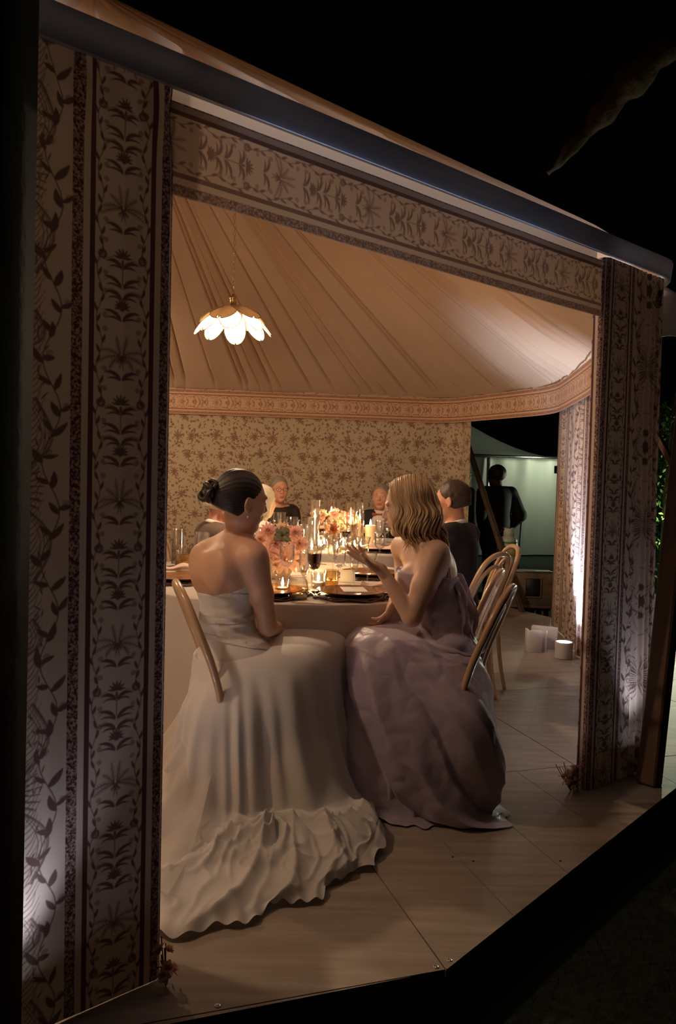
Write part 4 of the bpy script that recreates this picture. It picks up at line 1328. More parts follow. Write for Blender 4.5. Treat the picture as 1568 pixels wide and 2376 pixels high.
x, y = tp_(872, 1376); napkin(x + .03, y + .02, TZ + .022, .20, .06, -.35, 'rolled blush napkin lying right of the menu card', 1.0)
x, y = tp_(640, 1386); setting(x - .035, y + .05, '', card=False, mlabel='half hidden behind the bride arm')
x, y = tp_(880, 1340); setting(x - .05, y + .02, '', card=False, mlabel='behind the raised hand')
x, y = tp_(806, 1350); c = MB().box((0, 0, .03), (.075, .0015, .06), Matrix.Rotation(-.2, 3, 'X'), bev=.0003).build('place_card', M['card'], loc=(x, y, TZ)); tag(c, 'small white place card standing behind the flute', 'card')
x, y = tp_(706, 1398); c = MB().box((0, 0, .0006), (.12, .05, .001), Matrix.Rotation(-.2, 3, 'Z'), bev=.0002).build('paper_slip', M['card'], loc=(x + .03, y, TZ)); tag(c, 'pale paper slip at the table edge by the stemless glass', 'card')
x, y = tp_(415, 1352); setting(x + .0, y + .03, '', card=False, mlabel='at the left pillar', r=.14)
x, y = tp_(430, 1336); napkin(x, y, TZ + .03, .2, .12, .2, 'blush napkin heaped on the left plate', 2.0)
x, y = tp_(868, 1282); napkin(x + .02, y, TZ + .03, .24, .12, -.2, 'pale napkin draped over the edge of the far table', 3.0)
x, y = tp_(872, 1280); setting(x, y + .06, '', card=False, mlabel='on the near edge of the far table')
x, y = tp_(595, 1340); napkin(x + .02, y - .0, TZ + .002, .12, .06, .6, 'folded blush napkin under the pink dahlias', 4.0)

# ---- flowers
def petal_me(L_, W_, cup, mat):
    V = []
    for i in range(6):
        u = i / 5
        w = W_ / 2 * math.sin(PI * (.08 + .84 * u) ** .8) if u < 1 else W_ * .06
        w = max(w, W_ * .06)
        z = cup * (u ** 1.6) * L_
        V += [(L_ * u, -w, z + w * .35), (L_ * u, 0, z), (L_ * u, w, z + w * .35)]
    me = bpy.data.meshes.new('petal'); me.from_pydata(V, [], [tuple(f) for f in grid_faces(6, 3).tolist()]); me.materials.append(mat)
    me.polygons.foreach_set('use_smooth', [True] * len(me.polygons))
    return me
PM = {k: [petal_me(1, .30, c, M[k]) for c in (-.15, .15, .5)] for k in ('pink', 'cream', 'burgundy')}
PR = {k: [petal_me(1, .75, c, M[k]) for c in (.1, .35, .8)] for k in ('pink', 'cream', 'burgundy')}
def bloom(parent, loc, r, nrm, kind, name='dahlia', rings=5, wide=False, parts=True):
    c = mesh_obj(name, *(lambda m: (m.v, m.f))(MB().ball((0, 0, .0), r * .22, 8, (1, 1, .7))), M[kind], parent, loc=loc)
    q = Vector(nrm).normalized().to_track_quat('Z', 'Y'); c.rotation_euler = q.to_euler()
    V = []; Fc = []
    for k in range(rings):
        n = (13 if not wide else 6) - (k if not wide else 0)
        el = .05 + k * (1.25 / rings)
        for i in range(n):
            a = 2 * PI * (i + .5 * (k % 2)) / n + random.uniform(-.08, .08)
            L_ = r * (1 - .13 * k) * random.uniform(.92, 1.06)
            me = (PR if wide else PM)[kind][min(2, k * 3 // rings)]
            if parts:
                share('petal', me, c, (0, 0, r * .03 * k), (0, -el * .8, a), (L_, L_ * (1 if not wide else .9), L_))
            else:
                Rm = Matrix.Rotation(a, 3, 'Z') @ Matrix.Rotation(-el * .8, 3, 'Y')
                b0 = len(V)
                for v in me.vertices: V.append(tuple(Rm @ (v.co * L_) + Vector((0, 0, r * .03 * k))))
                for f in me.polygons: Fc.append(tuple(b0 + j for j in f.vertices))
    if not parts:
        mesh_obj('petals', V, Fc, M[kind], c)
    return c
ax, ay = tp_(640, 1345)
ar = empty('dahlia_arrangement', (ax, ay + .06, TZ)); tag(ar, 'low arrangement of big pink dahlias beside the bride', 'flowers')
MB().lathe([(0, 0), (.05, 0), (.075, .03), (.085, .07), (.075, .10), (.07, .10), (0, .09)], 26).build('vase', M['earth'], ar)
Y0 = ay + .06
for px, py, dy, r, kd in ((661, 1296, -.10, .085, 'pink'), (622, 1232, -.02, .055, 'pink'), (640, 1262, -.05, .060, 'pink'), (684, 1236, .03, .05, 'pink'), (604, 1252, -.02, .045, 'pink'),
                        (618, 1283, -.09, .060, 'pink'), (694, 1262, -.02, .055, 'pink'), (655, 1228, .06, .05, 'cream'), (640, 1310, -.11, .05, 'cream'), (690, 1300, -.06, .05, 'cream')):
    p = at(px, py, Y0 + dy)
    loc = p - Vector(ar.location)
    bloom(ar, loc, r, (loc.x * 1.2, -.9 + loc.y, (loc.z - .1) * 3), kd)
    MB().tube([(0, 0, .09), loc * .5 + Vector((0, 0, .03)), loc], .003, 5).build('stem', M['leafgreen'], ar)
p = at(655, 1240, Y0 - .08) - Vector(ar.location)
em = None
for k in range(9):
    a = random.uniform(0, 6.28)
    mb = MB().lathe([(0, 0), (.012, .001), (.018, .003)], 12)
    V = [Vector((.020 * math.cos(q), .016 * math.sin(q), .004 * math.cos(2 * q))) for q in np.linspace(0, 2 * PI, 13)[:-1]]
    if em is None:
        o = mesh_obj('eucalyptus_leaf', [tuple(v) for v in V] + [(v.x, v.y, v.z - .0008) for v in V], [tuple(range(12)), tuple(range(23, 11, -1))] + [(i, (i + 1) % 12, (i + 1) % 12 + 12, i + 12) for i in range(12)], M['eucalyptus'], ar); em = o.data
    else: o = share('eucalyptus_leaf', em, ar)
    o.location = p + Vector(((k % 3 - 1) * .022 + random.uniform(-.006, .006), random.uniform(-.01, .01), (k // 3 - 1) * -.021)); o.rotation_euler = (PI / 2 - .3 + random.uniform(-.3, .3), random.uniform(-.4, .4), random.uniform(-.4, .4))
MB().tube([p + Vector((.02, .02, .05)), p + Vector((0, .015, 0)), p + Vector((-.03, .02, -.06))], .0015, 5).build('eucalyptus_stem', M['leafgreen'], ar)
ax, ay = tp_(782, 1262)
ar = empty('rose_arrangement', (ax, ay + .1, TZ)); tag(ar, 'large arrangement of cream and blush roses on the far table', 'flowers')
MB().lathe([(0, 0), (.06, 0), (.09, .04), (.10, .09), (.09, .12), (0, .11)], 26).build('vase', M['earth'], ar)
rs = random.Random(5)
for k in range(52):
    px = rs.uniform(732, 838); py = 1180 + rs.uniform(0, 78) + .010 * (px - 785) ** 2 * .3
    kd = rs.choice(('cream', 'cream', 'cream', 'pink', 'burgundy' if py > 1225 else 'cream'))
    p = at(px, py, ay + .1 + rs.uniform(-.12, .06) - .05)
    loc = p - Vector(ar.location)
    bloom(ar, loc, rs.uniform(.034, .054), (loc.x, -.25, loc.z - .1), kd, 'rose', rings=4, wide=True, parts=False)
for k in range(8):
    a = rs.uniform(-.6, 3.7); L_ = rs.uniform(.1, .2)
    MB().tube([(0, 0, .1), (L_ * .6 * math.cos(a), -.03, .15), (L_ * math.cos(a), -.05, .13 + L_ * abs(math.sin(a)))], .002, 5).build('stem', M['leafgreen'], ar)
# flowers at the pillar feet
def foot_flowers(x, y, label, n, sp):
    t = empty('foot_flowers', (x, y, 0)); tag(t, label, 'flowers')
    for k in range(n):
        q = random.uniform(0, 6.28); r = random.uniform(.0, sp); z = random.uniform(.02, .095)
        bloom(t, Vector((r * math.cos(q), r * math.sin(q), z)), random.uniform(.014, .024), (math.cos(q), math.sin(q), .6), random.choice(('pink', 'cream')), 'blossom', rings=2, wide=True, parts=False)
    mb = MB()
    for k in range(n * 2):
        q = random.uniform(0, 6.28); r = random.uniform(.3, 1.3) * sp
        mb.tube([(0, 0, .0), (r * .5 * math.cos(q), r * .5 * math.sin(q), .05), (r * math.cos(q), r * math.sin(q), random.uniform(.01, .12))], .0016, 4)
    o = mb.build('twigs', M['bark'], t); o['kind'] = 'stuff'
p = fl(1332, 1846); foot_flowers(p.x, p.y + .05, 'small pink and white blossoms at the foot of the right curtain pillar', 16, .055)
p = fl(378, 2306); foot_flowers(p.x + .0, p.y + .03, 'small dark blossoms at the foot of the left curtain pillar', 8, .02)
# ================================================================== figures: smooth volumes turned into one skin
class Vol:
    def __init__(s, lo, hi, h):
        s.lo = np.array(lo, float); s.h = h
        s.n = np.ceil((np.array(hi) - s.lo) / h).astype(int) + 1
        s.d = np.full(tuple(s.n), .08, np.float32)
    def sl(s, lo, hi):
        a = np.clip(np.floor((np.asarray(lo) - s.lo) / s.h).astype(int), 0, s.n); b = np.clip(np.ceil((np.asarray(hi) - s.lo) / s.h).astype(int) + 1, 0, s.n)
        return a, b
    def put(s, lo, hi, fn, k, op):
        a, b = s.sl(np.asarray(lo) - k - 3 * s.h, np.asarray(hi) + k + 3 * s.h)
        if np.any(b - a < 1): return s
        gx = (s.lo[0] + np.arange(a[0], b[0]) * s.h).astype(np.float32)[:, None, None]
        gy = (s.lo[1] + np.arange(a[1], b[1]) * s.h).astype(np.float32)[None, :, None]
        gz = (s.lo[2] + np.arange(a[2], b[2]) * s.h).astype(np.float32)[None, None, :]
        v = fn(gx, gy, gz)
        S = (slice(a[0], b[0]), slice(a[1], b[1]), slice(a[2], b[2]))
        d = s.d[S]
        if op == 'u':
            if k > 0:
                h = np.clip(.5 + .5 * (d - v) / k, 0, 1); s.d[S] = d * (1 - h) + v * h - k * h * (1 - h)
            else: s.d[S] = np.minimum(d, v)
        elif op == 's':
            h = np.clip(.5 - .5 * (d + v) / k, 0, 1); s.d[S] = d * (1 - h) - v * h + k * h * (1 - h)
        return s
    def cone(s, a, b, ra, rb, k=.02, op='u'):
        a = np.array(a, float); b = np.array(b, float); ba = b - a; L = max(float(ba @ ba), 1e-9)
        R = max(ra, rb)
        def fn(x, y, z):
            t = np.clip(((x - a[0]) * ba[0] + (y - a[1]) * ba[1] + (z - a[2]) * ba[2]) / L, 0, 1)
            return np.sqrt((x - a[0] - t * ba[0]) ** 2 + (y - a[1] - t * ba[1]) ** 2 + (z - a[2] - t * ba[2]) ** 2) - (ra + t * (rb - ra))
        return s.put(np.minimum(a, b) - R, np.maximum(a, b) + R, fn, k, op)
    def ell(s, c, r, R=None, k=.02, op='u'):
        c = np.array(c, float); r = np.array(r, float); R = np.eye(3) if R is None else np.array(R, float)
        m = r.max()
        def fn(x, y, z):
            X, Y, Z = x - c[0], y - c[1], z - c[2]
            q = [(R[0, i] * X + R[1, i] * Y + R[2, i] * Z) / r[i] for i in range(3)]
            k0 = np.sqrt(q[0] ** 2 + q[1] ** 2 + q[2] ** 2)
            k1 = np.sqrt((q[0] / r[0]) ** 2 + (q[1] / r[1]) ** 2 + (q[2] / r[2]) ** 2)
            return k0 * (k0 - 1) / np.maximum(k1, 1e-5)
        return s.put(c - m, c + m, fn, k, op)
    def plane(s, p, n, k=.0):
        """keep the side the normal points away from"""
        n = np.array(n, float); n /= np.linalg.norm(n); p = np.array(p, float)
        gx = (s.lo[0] + np.arange(s.n[0]) * s.h)[:, None, None]; gy = (s.lo[1] + np.arange(s.n[1]) * s.h)[None, :, None]; gz = (s.lo[2] + np.arange(s.n[2]) * s.h)[None, None, :]
        v = (gx - p[0]) * n[0] + (gy - p[1]) * n[1] + (gz - p[2]) * n[2]
        s.d = np.maximum(s.d, v.astype(np.float32))
        return s
    def mesh(s, smooth=1):
        d = s.d; neg = d < 0
        n = s.n - 1
        cnt = np.zeros(tuple(n), np.uint8)
        for i in (0, 1):
            for j in (0, 1):
                for k in (0, 1):
                    cnt += neg[i:n[0] + i, j:n[1] + j, k:n[2] + k]
        act = (cnt > 0) & (cnt < 8)
        I = np.argwhere(act)
        if len(I) == 0: return np.zeros((0, 3)), np.zeros((0, 4), int)
        idx = np.full(tuple(n), -1, np.int64); idx[act] = np.arange(len(I))
        acc = np.zeros((len(I), 3)); w = np.zeros(len(I))
        cr = [(i, j, k) for i in (0, 1) for j in (0, 1) for k in (0, 1)]
        for c1 in cr:
            for ax in range(3):
                if c1[ax]: continue
                c2 = list(c1); c2[ax] = 1
                A = d[I[:, 0] + c1[0], I[:, 1] + c1[1], I[:, 2] + c1[2]]; B = d[I[:, 0] + c2[0], I[:, 1] + c2[1], I[:, 2] + c2[2]]
                m = (A < 0) != (B < 0)
                t = np.zeros(len(I)); t[m] = A[m] / (A[m] - B[m])
                pt = np.tile(np.array(c1, float), (len(I), 1)); pt[:, ax] = t
                acc[m] += pt[m]; w[m] += 1
        V = s.lo + (I + acc / w[:, None]) * s.h
        Fs = []
        for ax in range(3):
            o = [1, 1, 1]; o[ax] = 0
            sh = list(s.n); sh[ax] -= 1
            a = np.take(neg, range(0, s.n[ax] - 1), ax); b = np.take(neg, range(1, s.n[ax]), ax)
            E = np.argwhere(a != b)
            u, v_ = (ax + 1) % 3, (ax + 2) % 3
            ok = (E[:, u] > 0) & (E[:, v_] > 0) & (E[:, u] < n[u]) & (E[:, v_] < n[v_])
            E = E[ok]
            inside = neg[E[:, 0], E[:, 1], E[:, 2]]
            def gi(du, dv):
                Q = E.copy(); Q[:, u] -= du; Q[:, v_] -= dv
                return idx[Q[:, 0], Q[:, 1], Q[:, 2]]
            q = np.stack([gi(1, 1), gi(0, 1), gi(0, 0), gi(1, 0)], 1)
            q[~inside] = q[~inside][:, ::-1]
            Fs.append(q[(q >= 0).all(1)])
        Fc = np.concatenate(Fs)
        for _ in range(smooth):
            S_ = np.zeros_like(V); c_ = np.zeros(len(V))
            for a_, b_ in ((0, 1), (1, 2), (2, 3), (3, 0)):
                np.add.at(S_, Fc[:, a_], V[Fc[:, b_]]); np.add.at(c_, Fc[:, a_], 1)
                np.add.at(S_, Fc[:, b_], V[Fc[:, a_]]); np.add.at(c_, Fc[:, b_], 1)
            V = V * .45 + .55 * S_ / np.maximum(c_, 1)[:, None]
        return V, Fc

def frame(az, pitch=0.0, roll=0.0):
    """columns: right, forward, up; az from +Y towards +X in degrees; pitch positive looks down; roll positive tips to the right"""
    a = -math.radians(az)
    R = Matrix.Rotation(a, 3, 'Z') @ Matrix.Rotation(-math.radians(pitch), 3, 'X') @ Matrix.Rotation(math.radians(roll), 3, 'Y')
    return np.array(R)

def add_head(v, c, R, s=1.0, female=True, old=False):
    c = np.array(c, float)
    P_ = lambda x, y, z: c + R @ (np.array((x, y, z)) * s)
    E = lambda x, y, z, rx, ry, rz, k=.015, op='u', R2=None: v.ell(P_(x, y, z), np.array((rx, ry, rz)) * s, R if R2 is None else R @ R2, k * s, op)
    E(0, -.015, .032, .074, .094, .084)
    E(0, .022, -.015, .060, .068, .088, .03)
    E(0, .030, -.066, .046 if female else .052, .050, .042, .03)
    E(0, .064, -.098, .016 if female else .022, .016, .014, .025)
    for sx in (-1, 1):
        E(sx * .040, .055, -.022, .022, .022, .022, .02)
        E(sx * .028, .079, .026, .024, .011, .009, .012)
    v.cone(P_(0, .083, .012), P_(0, .103, -.024), .0075 * s, .0095 * s, .010 * s)
    for sx in (-1, 1):
        E(sx * .011, .092, -.030, .0075, .010, .007, .006)
        E(sx * .031, .093, .004, .017, .013, .010, .010, 's')
        E(sx * .031, .073, .003, .0135, .0135, .012, .004)
        Re = np.array(Matrix.Rotation(sx * .35, 3, 'Z'))
        E(sx * .077, -.006, -.008, .006, .018, .031, .006, R2=Re)
        E(sx * .083, .0, -.006, .005, .009, .017, .004, 's', R2=Re)
        E(sx * .079, -.002, -.034, .005, .007, .008, .004, R2=Re)
    E(0, .086, -.050, .022, .012, .0065, .006)
    E(0, .084, -.063, .020, .012, .0075, .006)
    E(0, .100, -.0565, .022, .008, .0016, .003, 's')
    E(0, .078, -.076, .020, .008, .004, .008, 's')

def head_parts(root, c, R, s=1.0, glasses=False):
    c = np.array(c, float)
    P_ = lambda x, y, z: tuple(c + R @ (np.array((x, y, z)) * s))
    R3 = Matrix(R.tolist())
    for sx in (-1, 1):
        e = MB().ball(P_(sx * .031, .0772, .002), .0118 * s, 12, (1.12, 1, .56), R3).build('eye', M['eyewhite'], root)
        MB().ball(P_(sx * .031, .0838, .002), .0056 * s, 10, (1, 1, .95)).build('iris', M['iris'], e)
        MB().tube([P_(sx * (.017 + .029 * t), .0885 - .014 * t * t, .0275 + .004 * math.sin(PI * t) - .004 * t) for t in np.linspace(0, 1, 7)], .0022 * s, 6).build('eyebrow', M['hair_brown'], root)
    if glasses:
        g = None
        mb = MB()
        for sx in (-1, 1):
            mb.tube([P_(sx * .032 + .021 * math.cos(q), .100, .002 + .017 * math.sin(q)) for q in np.linspace(0, 2 * PI, 21)[:-1]], .0014 * s, 6, closed=True)
            mb.tube([P_(sx * .053, .099, .006), P_(sx * .074, .06, .006), P_(sx * .080, .0, .004)], .0012 * s, 5)
        mb.tube([P_(-.011, .101, .004), P_(0, .103, .008), P_(.011, .101, .004)], .0012 * s, 5)
        mb.build('eyeglasses', M['blackmetal'], root)

def add_hand(v, w, d, nrm, side, curl=(.25, .3, .35, .4), thumb=.5, s=1.0, spread=.09, k=.004):
    """w wrist, d towards the fingers, nrm palm normal (where the palm looks), side +1 puts the thumb on d x nrm"""
    w = np.array(w, float); d = np.array(d, float); d /= np.linalg.norm(d)
    nrm = np.array(nrm, float); nrm -= d * (nrm @ d); nrm /= np.linalg.norm(nrm)
    lat = np.cross(d, nrm) * side
    Rm = np.stack([lat, d, nrm], 1)
    v.ell(w + d * .045 * s, np.array((.038, .050, .0135)) * s, Rm, .012)
    v.cone(w, w + d * .03 * s, .021 * s, .020 * s, .012)
    for i, (off, L_) in enumerate(((.029, .074), (.010, .083), (-.010, .078), (-.029, .062))):
        p = w + (d * (.082 - .006 * abs(i - 1.2)) + lat * off) * s
        ang = 0.0
        dirl = d + lat * (off * spread / .03)
        dirl /= np.linalg.norm(dirl)
        for j, f in enumerate((.46, .31, .25)):
            ang += curl[i] * (.8 if j == 0 else 1.0)
            dd = dirl * math.cos(ang) + nrm * math.sin(ang)
            q = p + dd * L_ * f * s
            v.cone(p, q, (.0090 - .0009 * j) * s, (.0082 - .0009 * j) * s, k)
            p = q
    b = w + (d * .025 + lat * .022) * s
    m1 = b + (lat * .028 + d * .026 + nrm * .012 * thumb) * s
    m2 = m1 + (lat * .010 + d * .026 + nrm * .014 * thumb) * s
    m3 = m2 + (lat * .002 + d * .022 + nrm * .010 * thumb) * s
    v.cone(b, m1, .015 * s, .0115 * s, .008); v.cone(m1, m2, .0105 * s, .0092 * s, .004); v.cone(m2, m3, .0092 * s, .0072 * s, .003)

def skin_mesh(name, v, root, mat, c, R, s=1.0, smooth=1, lips=True):
    V, Fc = v.mesh(smooth)
    cen = V[Fc].mean(1)
    L_ = (cen - np.array(c)) @ R / s
    q = ((L_[:, 0]) / .0215) ** 2 + ((L_[:, 1] - .097) / .016) ** 2 + ((L_[:, 2] + .0575) / .0100) ** 2
    mi = (q < 1).astype(int) if lips else np.zeros(len(Fc), int)
    return mesh_obj(name, V, Fc, None, root, mats=[mat, M['lips']], midx=mi)

def vol_mesh(name, v, root, mat, smooth=1, disp=None):
    V, Fc = v.mesh(smooth)
    if disp is not None: V = disp(V)
    return mesh_obj(name, V, Fc, mat, root)

A_ = lambda p: np.array((p[0], p[1], p[2]))
# ------------------------------------------------------------------ the bride
br = empty('person', (-.37, 3.02, 0)); tag(br, 'seated bride seen from behind, dark hair in a bun, white strapless gown with long train', 'person')
OFF = np.array((-.37, 3.02, 0.0))
def rel(root):
    """bring world-built children under their root without moving them"""
    for ch in root.children:
        if ch.name.startswith('_'): continue
        ch.matrix_parent_inverse = Matrix.Translation(-Vector(root.location))
bf = frame(52); fwd = bf[:, 1]; rgt = bf[:, 0]
hc = A_(at(561, 1163, 3.03)); hR = frame(60, 6, 4)
chest = np.array((-.430, 3.035, .885)); waist = np.array((-.418, 3.03, .715)); pel = np.array((-.375, 3.02, .575))
shR = A_(at(592, 1296, 2.93)); shL = A_(at(480, 1290, 3.17)); c7 = A_(at(545, 1262, 3.06))
elR = A_(at(621, 1455, 2.985)); wrR = np.array((-.225, 3.24, .652))
elL = np.array((-.43, 3.32, .76)); wrL = np.array((-.25, 3.36, .655))
def bride_torso(v, g=0.0, arms=True):
    v.ell(pel + fwd * .0, (.165 + g, .125 + g, .12 + g), bf, .03)
    v.ell(waist, (.122 + g, .094 + g, .13 + g), bf, .04)
    v.ell(chest + fwd * .005, (.150 + g, .105 + g, .145 + g), bf, .04)
    v.ell(chest + fwd * .075 + np.array((0, 0, .015)) + rgt * .06, (.055 + g, .05 + g, .055 + g), bf, .03)
    v.ell(chest + fwd * .075 + np.array((0, 0, .015)) - rgt * .06, (.055 + g, .05 + g, .055 + g), bf, .03)
v = Vol((-.66, 2.72, .42), (.16, 3.55, 1.33), .0042)
bride_torso(v)
v.cone(shL + rgt * .03, shR - rgt * .03, .050, .050, .07)
v.cone(c7 + np.array((0, 0, -.05)) + fwd * .01, c7 + fwd * .02, .070, .044, .06)
v.cone(c7 + np.array((0, 0, .0)), shR + np.array((0, 0, .02)) - rgt * .02, .038, .032, .05)
v.cone(c7 + np.array((0, 0, .0)), shL + np.array((0, 0, .01)) + rgt * .03, .038, .034, .08)
# shoulder blades and the hollow of the spine
for sg in (-1, 1):
    v.ell(chest - fwd * .070 + rgt * .075 * sg + np.array((0, 0, .05)), (.050, .022, .065), bf, .07)
v.ell(c7 - np.array((0, 0, .105)) + fwd * .040, (.150, .080, .105), bf, .06)
v.cone(c7 + fwd * .02, hc - hR[:, 1] * .018 - hR[:, 2] * .06, .043, .042, .02)
add_head(v, hc, hR)
v.cone(shR, (shR + elR) / 2 , .049, .043, .03); v.cone((shR + elR) / 2, elR, .042, .035, .02)
v.cone(elR, wrR, .036, .023, .012)
v.cone(shL, elL, .046, .035, .03); v.cone(elL, wrL, .036, .023, .012)
add_hand(v, wrR, (.75, .6, -.1), (0, 0, -1), 1, (.35, .35, .4, .4))
add_hand(v, wrL, (.9, .1, -.1), (0, 0, -1), -1, (.35, .35, .4, .4))
for sg in (-1, 1):      # thighs under the gown
    v.cone(pel + rgt * .085 * sg, pel + rgt * .07 * sg + fwd * .42 + np.array((0, 0, -.005)), .075, .055, .03)
skin_mesh('body', v, br, M['skin'], hc, hR)
head_parts(br, hc, hR)
# bodice
v = Vol((-.68, 2.74, .52), (-.1, 3.36, .98), .0042)
bride_torso(v, .007)
n_ = np.array((-.10, -.03, 1.0)); top = A_(at(515, 1374, 2.93))
tp0 = top - fwd * 0; 
v.plane(top + np.array((0, 0, .0)), n_ - fwd * .22)
v.plane((pel[0], pel[1], .56), (0, 0, -1))
def wr(V):
    n = vnoise(V[:, 0] * 14, V[:, 2] * 60, V[:, 1] * 14)
    side = np.clip(((V - waist) @ rgt) / .1, 0, 1)
    V = V + np.outer((n * .006 * side * np.exp(-((V[:, 2] - .73) / .07) ** 2)), rgt)
    return V
bod = vol_mesh('bodice', v, br, M['gown'], disp=wr)
# beaded bands on the bodice
BV = np.array([v_.co for v_ in bod.data.vertices]); BF = np.array([list(p_.vertices) for p_ in bod.data.polygons])
BN = np.array([v_.normal for v_ in bod.data.vertices])
for z0_, sl_, hw in ((.832, .20, .011), (.742, -.10, .013), (.655, .30, .012)):
    zz_ = BV[:, 2] + sl_ * ((BV - waist) @ fwd) * .6 - z0_ + .0 * BV[:, 0]
    ok_ = (np.abs(zz_[BF]) < hw).all(1) & (np.abs(BN[BF][:, :, 2]).max(1) < .75)
    ids, inv = np.unique(BF[ok_], return_inverse=True)
    mesh_obj('beaded_band', BV[ids] + BN[ids] * .0022, inv.reshape(-1, 4), M['sparkle'], br)
# hair: slick cap, bun, drop earring
v = Vol(hc - .2, hc + .2, .0028)
P_ = lambda x, y, z: hc + hR @ np.array((x, y, z))
v.ell(P_(0, -.020, .034), (.0785, .0985, .090), hR, .02)
v.ell(P_(0, -.045, -.015), (.066, .070, .060), hR, .02)
v.ell(P_(0, -.088, .018), (.045, .04, .045), hR, .03)
v.ell(P_(0, .095, .000), (.078, .062, .075), hR, .012, 's')
v.ell(P_(.082, .012, -.028), (.022, .030, .045), hR, .008, 's'); v.ell(P_(-.082, .012, -.028), (.022, .030, .045), hR, .008, 's')
v.ell(P_(.062, .040, -.062), (.03, .05, .05), hR, .01, 's'); v.ell(P_(-.062, .040, -.062), (.03, .05, .05), hR, .01, 's')
v.plane(P_(0, 0, -.066), -hR[:, 2] - hR[:, 1] * .35)
def hg(V):
    L_ = (V - hc) @ hR
    a = np.arctan2(L_[:, 0], L_[:, 2] + .02)
    d_ = .0005 * np.sin(a * 44)
    n = V - hc; n /= np.linalg.norm(n, axis=1)[:, None]
    return V + n * d_[:, None]
cap = vol_mesh('hair', v, br, M['hair_dark'], disp=hg)
bc = P_(0, -.130, .020)
mb = MB()
for k in range(9):
    q = np.linspace(0, 2 * PI * .97, 26)
    tilt = Matrix.Rotation(random.uniform(-.5, .5), 3, 'X') @ Matrix.Rotation(random.uniform(-.5, .5), 3, 'Y')
    rr = .015 + .026 * ((k % 5) / 4)
    pts = [Vector(bc + hR @ np.array(tilt @ Vector((rr * math.cos(a), -.012 + .006 * math.sin(3 * a) + .012 * (1 - rr / .035), rr * math.sin(a))))) for a in q]
    mb.tube(pts, .009, 8, rfun=lambda t: .0105 - .003 * abs(t - .5) * 2)
mb.ball(bc, .026, 12)
mb.build('hair_bun', M['hair_dark'], cap)
MB().ball(P_(.083, -.002, -.052), .0045, 10).build('earring', M['sparkle'], br)
rel(br)

# gown skirt with train: rings of control points
def loft(name, rings, nang, nrow, mat, parent, foldfn, cap=False, thick=.0015):
    """rings: list of (cx, cy, z, [radii at equal angles], dz amplitude tuple or None)"""
    K = len(rings[0][3])
    R = np.array([[r[0], r[1], r[2]] + list(r[3]) for r in rings], float)
    S_ = crom(R, nrow)
    C_ = S_[:, :3]; Rad = S_[:, 3:]
    RA = crom(Rad.T, nang, closed=True).T
    q = np.linspace(0, 2 * PI, nang, endpoint=False)
    t = np.linspace(0, 1, nrow)
    X = C_[:, 0:1] + RA * np.cos(q); Y = C_[:, 1:2] + RA * np.sin(q); Z = np.repeat(C_[:, 2:3], nang, 1)
    dr, dz = foldfn(q[None, :], t[:, None], X, Y, Z, RA)
    X = X + dr * np.cos(q); Y = Y + dr * np.sin(q); Z = Z + dz
    Z = np.maximum(Z, .0035)
    V = np.stack([X, Y, Z], -1).reshape(-1, 3)
    Fc = grid_faces(nrow, nang, True)
    o = mesh_obj(name, V, Fc, mat, parent)
    return o
#          angle   0     30    60    90    120   150   180   210   240   270   300   330
bc_ = (-.385, 3.02)
rings = [(-.41, 3.03, .690, [.105, .105, .10, .098, .10, .105, .108, .104, .098, .096, .098, .104]),
         (-.388, 3.022, .655, [.130, .124, .122, .128, .142, .142, .136, .134, .140, .146, .146, .138]),
         (-.385, 3.02, .662, [.25, .31, .24, .165, .15, .16, .155, .155, .155, .16, .175, .21]),
         (-.385, 3.02, .640, [.345, .45, .33, .20, .16, .165, .16, .16, .17, .18, .205, .275]),
         (-.385, 3.02, .585, [.385, .50, .37, .22, .17, .17, .165, .17, .20, .23, .245, .32]),
         (-.385, 3.02, .47, [.40, .52, .38, .23, .18, .17, .165, .19, .265, .285, .295, .35]),
         (-.385, 3.02, .33, [.42, .53, .39, .24, .19, .17, .16, .20, .29, .31, .32, .38]),
         (-.38, 3.01, .20, [.44, .54, .40, .25, .20, .18, .165, .22, .31, .33, .345, .43]),
         (-.38, 3.01, .11, [.47, .54, .41, .26, .21, .20, .19, .25, .33, .345, .375, .49]),
         (-.38, 3.01, .065, [.50, .54, .41, .27, .23, .23, .25, .32, .37, .39, .43, .54]),
         (-.38, 3.01, .050, [.515, .545, .41, .28, .25, .28, .35, .42, .42, .46, .52, .585]),
         (-.38, 3.01, .040, [.525, .55, .41, .29, .28, .34, .47, .58, .58, .62, .62, .61]),
         (-.38, 3.01, .028, [.53, .55, .41, .30, .31, .40, .58, .74, .72, .76, .70, .625]),
         (-.38, 3.01, .010, [.53, .55, .41, .30, .32, .43, .66, .84, .83, .865, .74, .63])]
